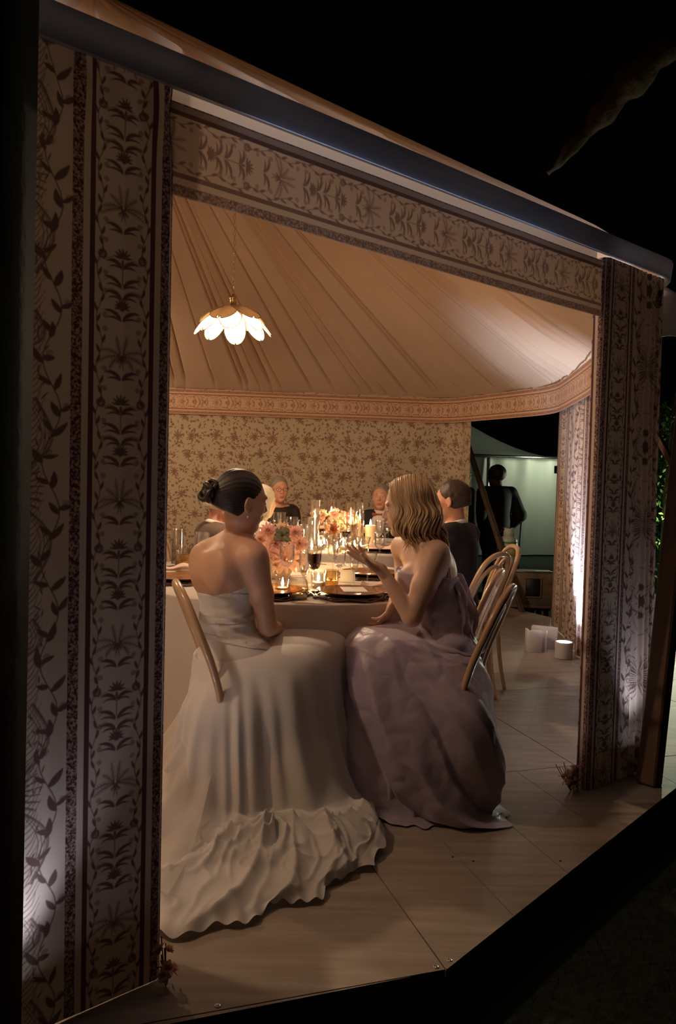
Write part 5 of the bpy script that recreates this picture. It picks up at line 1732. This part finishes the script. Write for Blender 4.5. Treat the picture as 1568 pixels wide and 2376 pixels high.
def bride_folds(q, t, X, Y, Z, RA):
    hang = np.clip((t - .28) / .2, 0, 1) * np.clip((.70 - t) / .12, 0, 1)
    flo = np.clip((t - .60) / .10, 0, 1)
    ph = 26 * q + 3.5 * vnoise(np.cos(q) * 3, np.sin(q) * 3, t * 1.5)
    dr = hang * (.009 * np.sin(ph) + .007 * np.sin(ph * .43 + 2) + .010 * vnoise(np.cos(q) * 7, np.sin(q) * 7, t * 2))
    # pooled train: ridged folds that curl away from the feet
    sw = q + 1.1 * (RA - .3)
    n1 = vnoise(X * 3, Y * 3, 3.0)
    r1 = 1 - np.abs(np.sin(sw * 7.5 + 2.6 * n1))
    r2 = 1 - np.abs(np.sin(sw * 17 + 4 * vnoise(X * 9, Y * 9, 7.0)))
    edge = np.clip((1 - t) / .05, 0, 1)
    dz = flo * edge * (.036 * r1 ** 1.8 + .010 * r2 ** 2 + .012 * np.abs(vnoise(X * 9, Y * 9, 1.0)))
    r3 = 1 - np.abs(np.sin(sw * 23 + 7 * vnoise(X * 4, Y * 4, 9.0) + 3 * vnoise(X * 11, Y * 11, 4.0)))
    dz = dz + flo * edge * .016 * r3 ** 3 * np.clip(.5 + vnoise(X * 4 + 3, Y * 4, 2.0) * 1.5, 0, 1)
    # the gathered pool in front of the hem
    px, py = -.20, 2.66
    d2 = ((X - px) / .16) ** 2 + ((Y - py) / .16) ** 2
    dz = dz + flo * .035 * np.exp(-d2) * (1 + .8 * np.sin(9 * np.arctan2(Y - py, X - px) + 25 * np.sqrt(d2) * .3))
    d3 = ((X - .03) / .13) ** 2 + ((Y - 2.72) / .10) ** 2
    dz = dz + flo * .05 * np.exp(-d3)
    dr = dr + np.clip((t - .93) / .07, 0, 1) * (.006 * np.sin(q * 19 + 2) + .006 * np.sin(q * 31) + .05 * vnoise(q * 6, 1, 1) + .02 * vnoise(q * 15, 2, 1))
    dz = dz + np.clip((t - .95) / .05, 0, 1) * .016 * (np.sin(q * 37 + 3 * np.sin(q * 5)) ** 2)
    # lap: a soft hollow
    dz = dz + .075 * (np.cos(q - .66) - 1) / 2 * np.clip(1 - (t - .30) / .2, 0, 1)
    lap = np.clip((t - .08) / .08, 0, 1) * np.clip((.30 - t) / .1, 0, 1)
    dz = dz + lap * .006 * vnoise(X * 10, Y * 10, 2.0)
    return dr, dz
gown = empty('gown_skirt'); gown.parent = br; gown.matrix_parent_inverse = Matrix.Translation(-Vector(br.location)); 
bpy.data.objects.remove(gown)
skb = loft('gown_skirt', rings, 640, 260, M['gown'], br, bride_folds)
# sheer overlay lying over the left of the train
mt, nt_, out_ = new_mat('sheer_tulle')
_t = N(nt_, 'BsdfTransparent'); _d = N(nt_, 'BsdfDiffuse'); _d.inputs[0].default_value = (.8, .75, .68, 1); _m = N(nt_, 'MixShader'); _m.inputs[0].default_value = .45
nt_.links.new(_t.outputs[0], _m.inputs[1]); nt_.links.new(_d.outputs[0], _m.inputs[2]); nt_.links.new(_m.outputs[0], out_.inputs[0])
M['tulle'] = mt
V = []; nu, nv = 60, 50
for i in range(nu):
    for j in range(nv):
        u, v_ = i / (nu - 1), j / (nv - 1)
        # from the back of the waist fanning to the floor on the left
        a = math.radians(198 + 66 * v_)
        r = .19 + .62 * u ** 1.2 * (1 - .15 * math.sin(v_ * 9))
        z = .36 * (1 - u) ** 2.4 + .062 + .010 * math.sin(v_ * 26 + 4 * u) + .012 * float(vnoise(u * 5, v_ * 7, 2))
        V.append((-.385 + r * math.cos(a), 3.0 + r * math.sin(a), z))
mesh_obj('tulle_overlay', V, grid_faces(nu, nv), M['tulle'], br)
for ch in br.children:
    ch.matrix_parent_inverse = Matrix.Translation(-Vector(br.location))

# ------------------------------------------------------------------ the woman in lilac
li = empty('person', (.42, 3.2, 0)); tag(li, 'seated woman with wavy blonde hair in a lilac strapless gown, hand raised, in profile', 'person')
lf = frame(-74); fwd2 = lf[:, 1]; rgt2 = lf[:, 0]
hc2 = A_(at(946, 1178, 3.24)); hR2 = frame(-82, 9, -2)
sL = A_(at(1009, 1291, 3.12)); sR = A_(at(938, 1272, 3.42)); c72 = A_(at(988, 1262, 3.27))
ch2 = np.array((.395, 3.24, .885)); wa2 = np.array((.445, 3.23, .72)); pe2 = np.array((.455, 3.20, .585))
eL = A_(at(955, 1432, 3.07)); wL = A_(at(884, 1322, 3.12)); 
eR = A_(at(935, 1405, 3.47)); wR = A_(at(915, 1395, 3.24))
def lilac_torso(v, g=0.0):
    v.ell(pe2, (.17 + g, .125 + g, .12 + g), lf, .03)
    v.ell(wa2, (.120 + g, .095 + g, .13 + g), lf, .04)
    v.ell(ch2, (.145 + g, .102 + g, .145 + g), lf, .04)
    for sg in (-1, 1): v.ell(ch2 + fwd2 * .078 + rgt2 * .065 * sg + np.array((0, 0, -.005)), (.058 + g, .052 + g, .058 + g), lf, .03)
v = Vol((.02, 2.9, .44), (.70, 3.62, 1.33), .004)
lilac_torso(v)
v.cone(sL + rgt2 * .03, sR - rgt2 * .03, .050, .050, .05)
v.cone(c72 + np.array((0, 0, -.05)) + fwd2 * .02, c72 + fwd2 * .03, .070, .048, .05)
v.cone(c72, sL + np.array((0, 0, .02)) + rgt2 * .02, .036, .032, .05); v.cone(c72, sR + np.array((0, 0, .02)) - rgt2 * .02, .036, .032, .05)
for sg in (-1, 1):
    v.cone(ch2 + fwd2 * .06 + np.array((0, 0, .115)) + rgt2 * .02 * sg, ch2 + fwd2 * .02 + np.array((0, 0, .14)) + rgt2 * .13 * sg, .012, .012, .02)
v.cone(c72 + fwd2 * .02, hc2 - hR2[:, 1] * .02 - hR2[:, 2] * .06, .046, .047, .02)
add_head(v, hc2, hR2)
v.cone(sL, (sL + eL) / 2, .052, .047, .03); v.cone((sL + eL) / 2, eL, .047, .036, .02); v.cone(eL, wL, .038, .023, .012)
v.cone(sR, eR, .046, .035, .03); v.cone(eR, wR, .036, .023, .012)
hd_ = A_(at(815, 1279, 3.13)) - wL
add_hand(v, wL, hd_, (-.25, -.15, 1), -1, (.02, .10, .18, .28), .9, spread=.14)
add_hand(v, wR, (-.45, -.35, -.85), (-.6, .2, .1), 1, (.35, .4, .45, .5), .6)
for sg in (-1, 1):
    v.cone(pe2 + rgt2 * .085 * sg, pe2 + rgt2 * .07 * sg + fwd2 * .36 + np.array((0, 0, -.0)), .075, .05, .03)
skin_mesh('body', v, li, M['skin2'], hc2, hR2)
head_parts(li, hc2, hR2)
v = Vol((.1, 2.95, .50), (.72, 3.56, 1.0), .0042)
lilac_torso(v, .008)
v.plane(A_(at(1000, 1331, 3.2)), np.array((.06, 0, 1.0)) - fwd2 * .05)
v.plane((pe2[0], pe2[1], .56), (0, 0, -1))
def wr2(V):
    n = vnoise(V[:, 0] * 12, V[:, 2] * 34, V[:, 1] * 12)
    c = V - np.array((wa2[0], wa2[1], 0)); c[:, 2] = 0; c /= np.linalg.norm(c, axis=1)[:, None] + 1e-6
    return V + c * (n * .006 + .004 * np.abs(vnoise(V[:, 0] * 30, V[:, 2] * 12, V[:, 1] * 30)))[:, None]
vol_mesh('bodice', v, li, M['lilac'], disp=wr2)
# the soft bow at the bust
bw = ch2 + fwd2 * .135 + np.array((0, -.03, -.005))
for sg, L_ in ((-1, .06), (1, .055)):
    V = []
    for i in range(12):
        for j in range(14):
            u = i / 11; q = 2 * PI * j / 14
            r = .0005 + .022 * math.sin(PI * min(1, u)) ** .7 * (1 + .22 * math.sin(3 * q + sg))
            p = bw + rgt2 * sg * L_ * u + np.array((0, 0, .03 * u * (1 - u) * 3 - .01 * u)) + fwd2 * r * math.cos(q) * .8 + np.array((0, 0, 1)) * r * math.sin(q) * 1.3
            V.append(tuple(p))
    mesh_obj('bow_loop', V, grid_faces(12, 14, True), M['lilac'], li)
for dx in (-.012, .014):
    V = []
    for i in range(12):
        for j in (-1, 0, 1):
            u = i / 11
            p = bw + np.array((0, 0, -.11 * u)) + rgt2 * (dx * (1 + 2 * u) + j * (.008 + .012 * u)) + fwd2 * (.01 + .012 * math.sin(u * 5 + dx * 90) - .004 * j * j)
            V.append(tuple(p))
    mesh_obj('bow_tail', V, grid_faces(12, 3), M['lilac'], li)
MB().tube([Vector(sL + np.array((.0, 0, .03)) + fwd2 * .055 + np.array((0, 0, -.045)) - rgt2 * -.03), Vector(sL + rgt2 * .028 + np.array((0, 0, .058))), Vector(sL + rgt2 * .03 - fwd2 * .045 + np.array((0, 0, .02))), Vector(sL + rgt2 * .03 - fwd2 * .062 + np.array((0, 0, -.10)))], .0022, 6).build('shoulder_strap', M['lilac'], li)
# hair: side-parted, long loose waves
v = Vol(hc2 - .2, hc2 + .2, .0035)
P2 = lambda x, y, z: hc2 + hR2 @ np.array((x, y, z))
v.ell(P2(0, -.020, .036), (.082, .102, .093), hR2, .02)
v.ell(P2(0, -.050, -.03), (.078, .070, .085), hR2, .03)
v.ell(P2(0, .095, -.008), (.055, .060, .080), hR2, .012, 's')
hairb = vol_mesh('hair', v, li, M['hair_blonde'])
mb = MB()
rs = random.Random(3)
def lock(x0, y0, z0, r, out, L_, wv, ph, fw):
    """a lock rooted near the parting, running round the head and then down in waves"""
    pts = []
    n = 30
    sgn = 1 if x0 >= 0 else -1
    for i in range(n):
        t = i / (n - 1)
        if t < .32:
            u = t / .32
            a = u * 1.45
            x = sgn * (.010 + .084 * math.sin(a)); y = y0 + fw * u * .6; z = .046 + .086 * math.cos(a) + z0
            k = math.sqrt(max(0, 1 - ((y + .02) / .112) ** 2)); x *= .25 + .75 * k; z = .036 + (z - .036) * (.12 + .88 * k)
        else:
            u = (t - .32) / .68
            y_ = y0 + fw * .6
            am = .019 * min(1, u * 2.2)
            k0 = math.sqrt(max(0, 1 - ((y_ + .02) / .112) ** 2))
            x = sgn * (.092 * (.25 + .75 * k0) + out * u) + am * .7 * math.sin(wv * u + ph)
            y = y_ + fw * .4 * u + am * math.cos(wv * u + ph) - .012 * u
            z = .036 + .010 * (.12 + .88 * k0) - L_ * u
        pts.append(Vector(P2(x, y, z)))
    mb.tube(pts, r, 7, rfun=lambda t: r * (.55 + .6 * math.sin(PI * min(1, t * 1.05)) ** .6) * (1 - .8 * max(0, t - .72) / .28), flat=.75)
for k in range(300):
    side = 1 if k % 2 else -1
    y0 = rs.uniform(-.105, .062)
    fr_ = (y0 + .105) / .167
    lock(side * .01, y0, rs.uniform(-.002, .004), rs.uniform(.0028, .0052), rs.uniform(-.016, .018) + .012 * (1 - fr_), rs.uniform(.19, .24) * (1 - .08 * fr_), rs.uniform(8.5, 9.1), rs.uniform(-.25, .3) + fr_ * 1.6 + .35 * math.sin(fr_ * 22), rs.uniform(-.012, .010) + (.0 if fr_ < .8 else -.006))
for k in range(60):   # back fall
    x = rs.uniform(-.075, .075); L_ = rs.uniform(.17, .25); ph = rs.uniform(0, 1.2)
    pts = []
    for i in range(26):
        t = i / 25
        if t < .35:
            a = t / .35 * 1.5; pts.append(Vector(P2(x * (.3 + .7 * t / .35), -.02 - .098 * math.sin(a), .036 + .09 * math.cos(a))))
        else:
            u = (t - .35) / .65; pts.append(Vector(P2(x + .012 * math.sin(8.6 * u + ph), -.118 + .016 * math.cos(8.6 * u + ph) * min(1, u * 2) - .012 * u, .042 - L_ * u)))
    mb.tube(pts, .006, 7, rfun=lambda t: .0050 * (1 - .6 * max(0, t - .8) * 5 * .8))
o = mb.build('hair_waves', M['hair_blonde'], hairb); o['kind'] = 'stuff'
#          angle   0     30    60    90    120   150   180   210   240   270   300   330
lx, ly = .36, 3.17
rings = [(.445, 3.23, .755, [.118, .115, .11, .12, .128, .122, .112, .11, .115, .12, .118, .116]),
         (.45, 3.215, .70, [.130, .13, .13, .14, .145, .13, .125, .128, .14, .142, .138, .132]),
         (.40, 3.185, .69, [.20, .19, .17, .16, .18, .22, .235, .22, .185, .17, .17, .18]),
         (.37, 3.175, .655, [.235, .22, .19, .175, .20, .265, .30, .275, .215, .185, .185, .205]),
         (.36, 3.17, .58, [.21, .21, .195, .18, .21, .285, .325, .30, .245, .23, .235, .225]),
         (.355, 3.165, .46, [.25, .22, .19, .18, .21, .295, .335, .315, .275, .285, .345, .31]),
         (.35, 3.15, .34, [.28, .23, .19, .18, .21, .29, .335, .315, .275, .28, .355, .335]),
         (.345, 3.14, .20, [.285, .24, .19, .18, .21, .275, .315, .305, .27, .27, .335, .335]),
         (.345, 3.13, .10, [.28, .24, .19, .18, .20, .25, .285, .285, .26, .26, .315, .325]),
         (.345, 3.13, .035, [.29, .24, .19, .18, .19, .225, .25, .255, .25, .255, .31, .34]),
         (.345, 3.13, .012, [.295, .24, .19, .18, .19, .22, .245, .245, .245, .26, .32, .355]),
         (.345, 3.13, .006, [.30, .24, .19, .18, .19, .22, .245, .245, .245, .265, .325, .365])]
def lilac_folds(q, t, X, Y, Z, RA):
    hang = np.clip((t - .30) / .2, 0, 1)
    ph = q * 6 - 17 * (t - .3) + 1.6 * vnoise(np.cos(q) * 2, np.sin(q) * 2, t * 1.6)
    tri = 1 - 2 * np.abs(((ph / (2 * PI)) % 1) - .5) * 2
    ph2 = q * 11 - 22 * t + 2.5 * vnoise(np.cos(q) * 3, np.sin(q) * 3, t * 2 + 4)
    tri2 = np.abs(np.sin(ph2))
    cr = np.abs(vnoise(X * 16, Y * 16 + Z * 5, Z * 16)) * .010
    tri3 = np.abs(np.sin(ph * 1.37 + 1.0))
    dr = hang * (.034 * tri + .010 * (1 - tri3) + cr * .7)
    top = np.clip((t - .04) / .08, 0, 1) * np.clip((.42 - t) / .12, 0, 1)
    sweep = np.abs(np.sin(Z * 42 + 3.0 * (X - .3) * 6 + 2 * vnoise(X * 6, Y * 6, 2)))
    dr = dr + top * (.007 * (1 - sweep) + cr * .8)
    dz = top * np.clip((t - .10) / .1, 0, 1) * (.010 * vnoise(X * 12, Y * 12, 5) + .010 * (1 - np.abs(np.sin(X * 24 + Y * 16))))
    dz = dz + .085 * (np.cos(q - 2.86) - 1) / 2 * np.clip(1 - (t - .20) / .16, 0, 1) * np.clip(t / .05, 0, 1)
    # hem rises at the front foot
    lift = np.exp(-(((q - 3.5) / .30) ** 2)) * np.clip((t - .55) / .45, 0, 1)
    dz = dz + .085 * lift
    dr = dr + np.clip((t - .88) / .12, 0, 1) * (.014 * np.sin(q * 15) + .008 * np.sin(q * 27))
    return dr, dz
loft('gown_skirt', rings, 520, 240, M['lilac'], li, lilac_folds)
# petticoat under the lifted hem
rings2 = [(.345, 3.13, .20, [.22, .2, .17, .16, .18, .2, .24, .24, .22, .21, .21, .22]), (.345, 3.13, .08, [.22, .2, .17, .16, .18, .2, .235, .235, .225, .215, .215, .22]), (.345, 3.13, .010, [.22, .2, .17, .16, .18, .2, .225, .232, .225, .22, .22, .23])]
loft('underskirt', rings2, 240, 30, M['lilac'], li, lambda q, t, X, Y, Z, RA: (.012 * np.sin(q * 17) + .006 * np.sin(q * 29), 0 * X))
# draped panel falling over the chair back
V = []; nu, nv = 34, 26
for i in range(nu):
    for j in range(nv):
        u, w = i / (nu - 1), j / (nv - 1) - .5
        p = A_(at(1062, 1335, 3.24)) * (1 - u) + A_(at(1088, 1500, 3.20)) * u
        bul = .045 * math.sin(PI * u) * math.cos(w * PI)
        p = p - fwd2 * bul + rgt2 * w * (.17 + .08 * u) - fwd2 * (.012 * math.sin(w * 38 + 4 * u) + .010 * float(vnoise(u * 7, w * 14, 3)))
        V.append(tuple(p))
mesh_obj('back_drape', V, grid_faces(nu, nv), M['lilac'], li)
for ch in li.children:
    ch.matrix_parent_inverse = Matrix.Translation(-Vector(li.location))

# ------------------------------------------------------------------ the other guests
def guest(x, y, az, label, hz=1.175, haz=None, hp=0, skin='skin3', cloth='suit', hair='hair_grey', hstyle='short', h=.0062, glasses=False, shirt=False, lean=0.0, s=1.0, arm=.0, tie=None, bald=0.0, sit=True, female=False, coat=0.0):
    haz = az if haz is None else haz
    root = empty('person', (x, y, 0 if sit else GZ)); tag(root, label, 'person')
    g = frame(az); fw, rt = g[:, 1], g[:, 0]; up = np.array((0, 0, 1.0))
    b = np.array((x, y, 0.0 if sit else GZ))
    hR_ = frame(haz, hp)
    hcx = b + fw * (.04 + lean) + up * hz
    pelv = b + up * (.56 if sit else hz - .74); wa = b + up * (hz - .46) + fw * (.0 + lean * .4); chs = b + up * (hz - .31) + fw * (.01 + lean * .7)
    neck = b + up * (hz - .155) + fw * (-.0 + lean * .85)
    sw = .165 if female else .195
    shs = [b + up * (hz - .205) + fw * (0 + lean * .8) + rt * sw * sg for sg in (-1, 1)]
    if sit:
        els = [shs[i] + up * -.265 + fw * .09 + rt * .03 * sg for i, sg in enumerate((-1, 1))]
        wrs = [els[i] + fw * .22 + up * .04 - rt * .05 * sg for i, sg in enumerate((-1, 1))]
    else:
        els = [shs[i] + up * -.26 - fw * .07 + rt * .10 * sg for i, sg in enumerate((-1, 1))]
        wrs = [els[i] + up * -.17 + fw * .14 - rt * .09 * sg for i, sg in enumerate((-1, 1))]
    lo = b + np.array((-.42, -.42, .0)); hi = b + np.array((.42, .42, hz + .16)); 
    if sit: lo[2] = .40; lo[:2] -= .15; hi[:2] += .15
    def torso(v, gq, chest=True):
        v.ell(pelv, (.16 + gq, .12 + gq, .12 + gq), g, .03)
        v.ell(wa, (.135 + gq, .105 + gq, .14 + gq), g, .05)
        v.ell(chs, (.162 + gq if not female else .145 + gq, .115 + gq, .15 + gq), g, .05)
        v.cone(shs[0] + rt * .03, shs[1] - rt * .03, .055 + gq, .055 + gq, .05)
        v.cone(neck - up * .03, (shs[0] + neck) / 2, .05 + gq * .3, .045 + gq * .6, .05); v.cone(neck - up * .03, (shs[1] + neck) / 2, .05 + gq * .3, .045 + gq * .6, .05)
    def arms(v, gq, full=True):
        for i in (0, 1):
            v.cone(shs[i], els[i], .052 + gq, .042 + gq, .03); v.cone(els[i], wrs[i] if full else els[i] * .15 + wrs[i] * .85, .042 + gq, .03 + gq, .02)
    def legs(v, gq):
        for sg in (-1, 1):
            if sit:
                kn = pelv + rt * .10 * sg + fw * .42 - up * .02
                v.cone(pelv + rt * .09 * sg, kn, .085 + gq, .06 + gq, .03)
            else:
                kn = pelv + rt * .09 * sg - up * .40; an = pelv + rt * .10 * sg - up * (pelv[2] - GZ - .08)
                v.cone(pelv + rt * .085 * sg, kn, .09 + gq, .062 + gq, .03); v.cone(kn, an, .06 + gq, .045 + gq, .02)
                v.cone(an - up * .03, an + fw * .15 - up * .04, .04, .035, .02)
    v = Vol(lo, hi, h)
    torso(v, 0); arms(v, 0); legs(v, 0)
    v.cone(neck - up * .03, hcx - hR_[:, 1] * .02 - up * .06, .056, .054, .02)
    add_head(v, hcx, hR_, s, female)
    for i, sg in enumerate((-1, 1)):
        add_hand(v, wrs[i], fw - rt * .3 * sg - up * (.1 if sit else 1.2), -up if sit else -rt * sg, -sg if sit else sg, (.4, .4, .45, .5))
    skin_mesh('body', v, root, M[skin], hcx, hR_, s)
    head_parts(root, hcx, hR_, s, glasses)
    v = Vol(lo, hi, h)
    torso(v, .016 + coat * .6); arms(v, .012 + coat, False)
    if not sit: v.ell(pelv - up * .03, (.18 + coat, .14 + coat, .19), g, .03); v.cone(chs, pelv - up * .12, .16, .17, .05)
    nk = neck + up * (.035 if cloth != 'blackdress' else .02)
    v.plane(nk, np.array((0, 0, 1.0)) + fw * (.25 if shirt or not female else .35))
    if shirt: v.ell(chs + up * .10 + fw * .135, (.042, .06, .15), g, .01, 's')
    top = vol_mesh('jacket' if cloth in ('suit', 'tanjacket') else 'blouse', v, root, M[cloth])
    v = Vol(lo, hi, h * 1.4); legs(v, .014); 
    if sit: v.ell(pelv, (.175, .135, .10), g, .03)
    vol_mesh('trousers', v, root, M['suit'])
    if shirt:
        v = Vol(neck - .22, neck + .12, .005)
        v.cone(neck - up * .05, neck + up * .028 + fw * .008, .068, .060, .02)
        v.ell(chs + up * .02 + fw * .02, (.11, .118, .16), g, .03)
        v.plane(neck + up * .032, (0, 0, 1))
        vol_mesh('shirt', v, root, M['shirt'])
        mb = MB().tube([Vector(neck + up * (.022 - .02 * math.cos(q)) + rt * .061 * math.sin(q) + fw * (.010 + .060 * math.cos(q))) for q in np.linspace(0, 2 * PI, 25)[:-1]], .010, 8, closed=True, flat=1.5)
        mb.build('shirt_collar', M['shirt'], root)
    if tie:
        cc = neck + fw * .100 - up * .005
        mb = MB(); mb.ball(cc, .010, 8)
        for sg in (-1, 1):
            mb.tube([Vector(cc), Vector(cc + rt * sg * .03 + up * .001), Vector(cc + rt * sg * .06)], .01, 8, rfun=lambda t: .008 + .018 * t, flat=.7)
        mb.build('bow_tie', M[tie], root)
    v = Vol(hcx - .2, hcx + .2, .005)
    Q = lambda a, b_, c_: hcx + hR_ @ (np.array((a, b_, c_)) * s)
    if hstyle == 'short':
        v.ell(Q(0, -.018, .037), (.079, .100, .089), hR_, .02); v.ell(Q(0, -.045, -.015), (.070, .072, .055), hR_, .02)
        v.ell(Q(0, .100, -.005), (.080, .078 + bald * .03, .085), hR_, .012, 's'); v.ell(Q(.082, .02, -.04), (.02, .035, .05), hR_, .008, 's'); v.ell(Q(-.082, .02, -.04), (.02, .035, .05), hR_, .008, 's')
        v.plane(Q(0, 0, -.055), -hR_[:, 2] - hR_[:, 1] * .3)
    elif hstyle == 'afro':
        v.ell(Q(0, -.02, .045), (.100, .110, .105), hR_, .02); v.ell(Q(0, .105, -.02), (.075, .07, .085), hR_, .012, 's')
    elif hstyle == 'bob':
        v.ell(Q(0, -.022, .035), (.088, .108, .094), hR_, .02); v.ell(Q(0, -.05, -.05), (.092, .075, .11), hR_, .04)
        v.ell(Q(0, .098, -.02), (.066, .066, .095), hR_, .012, 's')
    dsp = lambda V: V + (V - hcx) / np.linalg.norm(V - hcx, axis=1)[:, None] * (.004 * vnoise(V[:, 0] * 45, V[:, 1] * 45, V[:, 2] * 30))[:, None]
    vol_mesh('hair', v, root, M[hair], disp=dsp)
    for ch in root.children: ch.matrix_parent_inverse = Matrix.Translation(-Vector(root.location))
    return root
guest(.70, 4.62, -60, 'seated man with cropped hair and sideburns in a dark suit, his back half turned', hz=1.165, haz=-68, skin='skin3', cloth='suit', hair='hair_brown', shirt=True, h=.0055)
guest(-.57, 7.18, 150, 'seated woman with eyeglasses and short grey hair in a black sheer blouse', hz=1.165, haz=160, skin='skin3', cloth='blackdress', hair='hair_grey', glasses=True, h=.007, female=True, lean=.03)
guest(.40, 7.28, 195, 'elderly seated man with grey hair, dark jacket and red bow tie', hz=1.12, haz=192, skin='skin3', cloth='suit', hair='hair_grey', shirt=True, tie='tie', bald=.35, h=.007)
guest(-.56, 5.50, 60, 'seated guest with long pale blonde hair seen from behind between bride and table', hz=1.10, haz=35, skin='skin2', cloth='shirt', hair='hair_white', hstyle='bob', h=.008, female=True)
guest(-.80, 5.12, 62, 'seated guest in a brown jacket seen from behind, left of the bride', hz=1.10, haz=80, skin='skin3', cloth='tanjacket', hair='hair_white', shirt=True, h=.008)
guest(-1.16, 4.46, 70, 'seated guest in black mostly hidden by the left curtain pillar', hz=1.13, skin='skin3', cloth='suit', hair='hair_brown', h=.009)
guest(at(1155, 1100, 9.6).x, 9.6, -25, 'standing man in dark clothes outside, silhouetted against the white service tent', hz=1.50, haz=-50, skin='skin4', cloth='suit', hair='hair_brown', hstyle='afro', sit=False, h=.008, coat=.028)
guest(at(1068, 1100, 9.2).x, 9.2, 60, 'second dark standing figure half hidden behind the tent wall edge', hz=1.50, haz=70, skin='skin4', cloth='suit', hair='hair_brown', sit=False, h=.009)
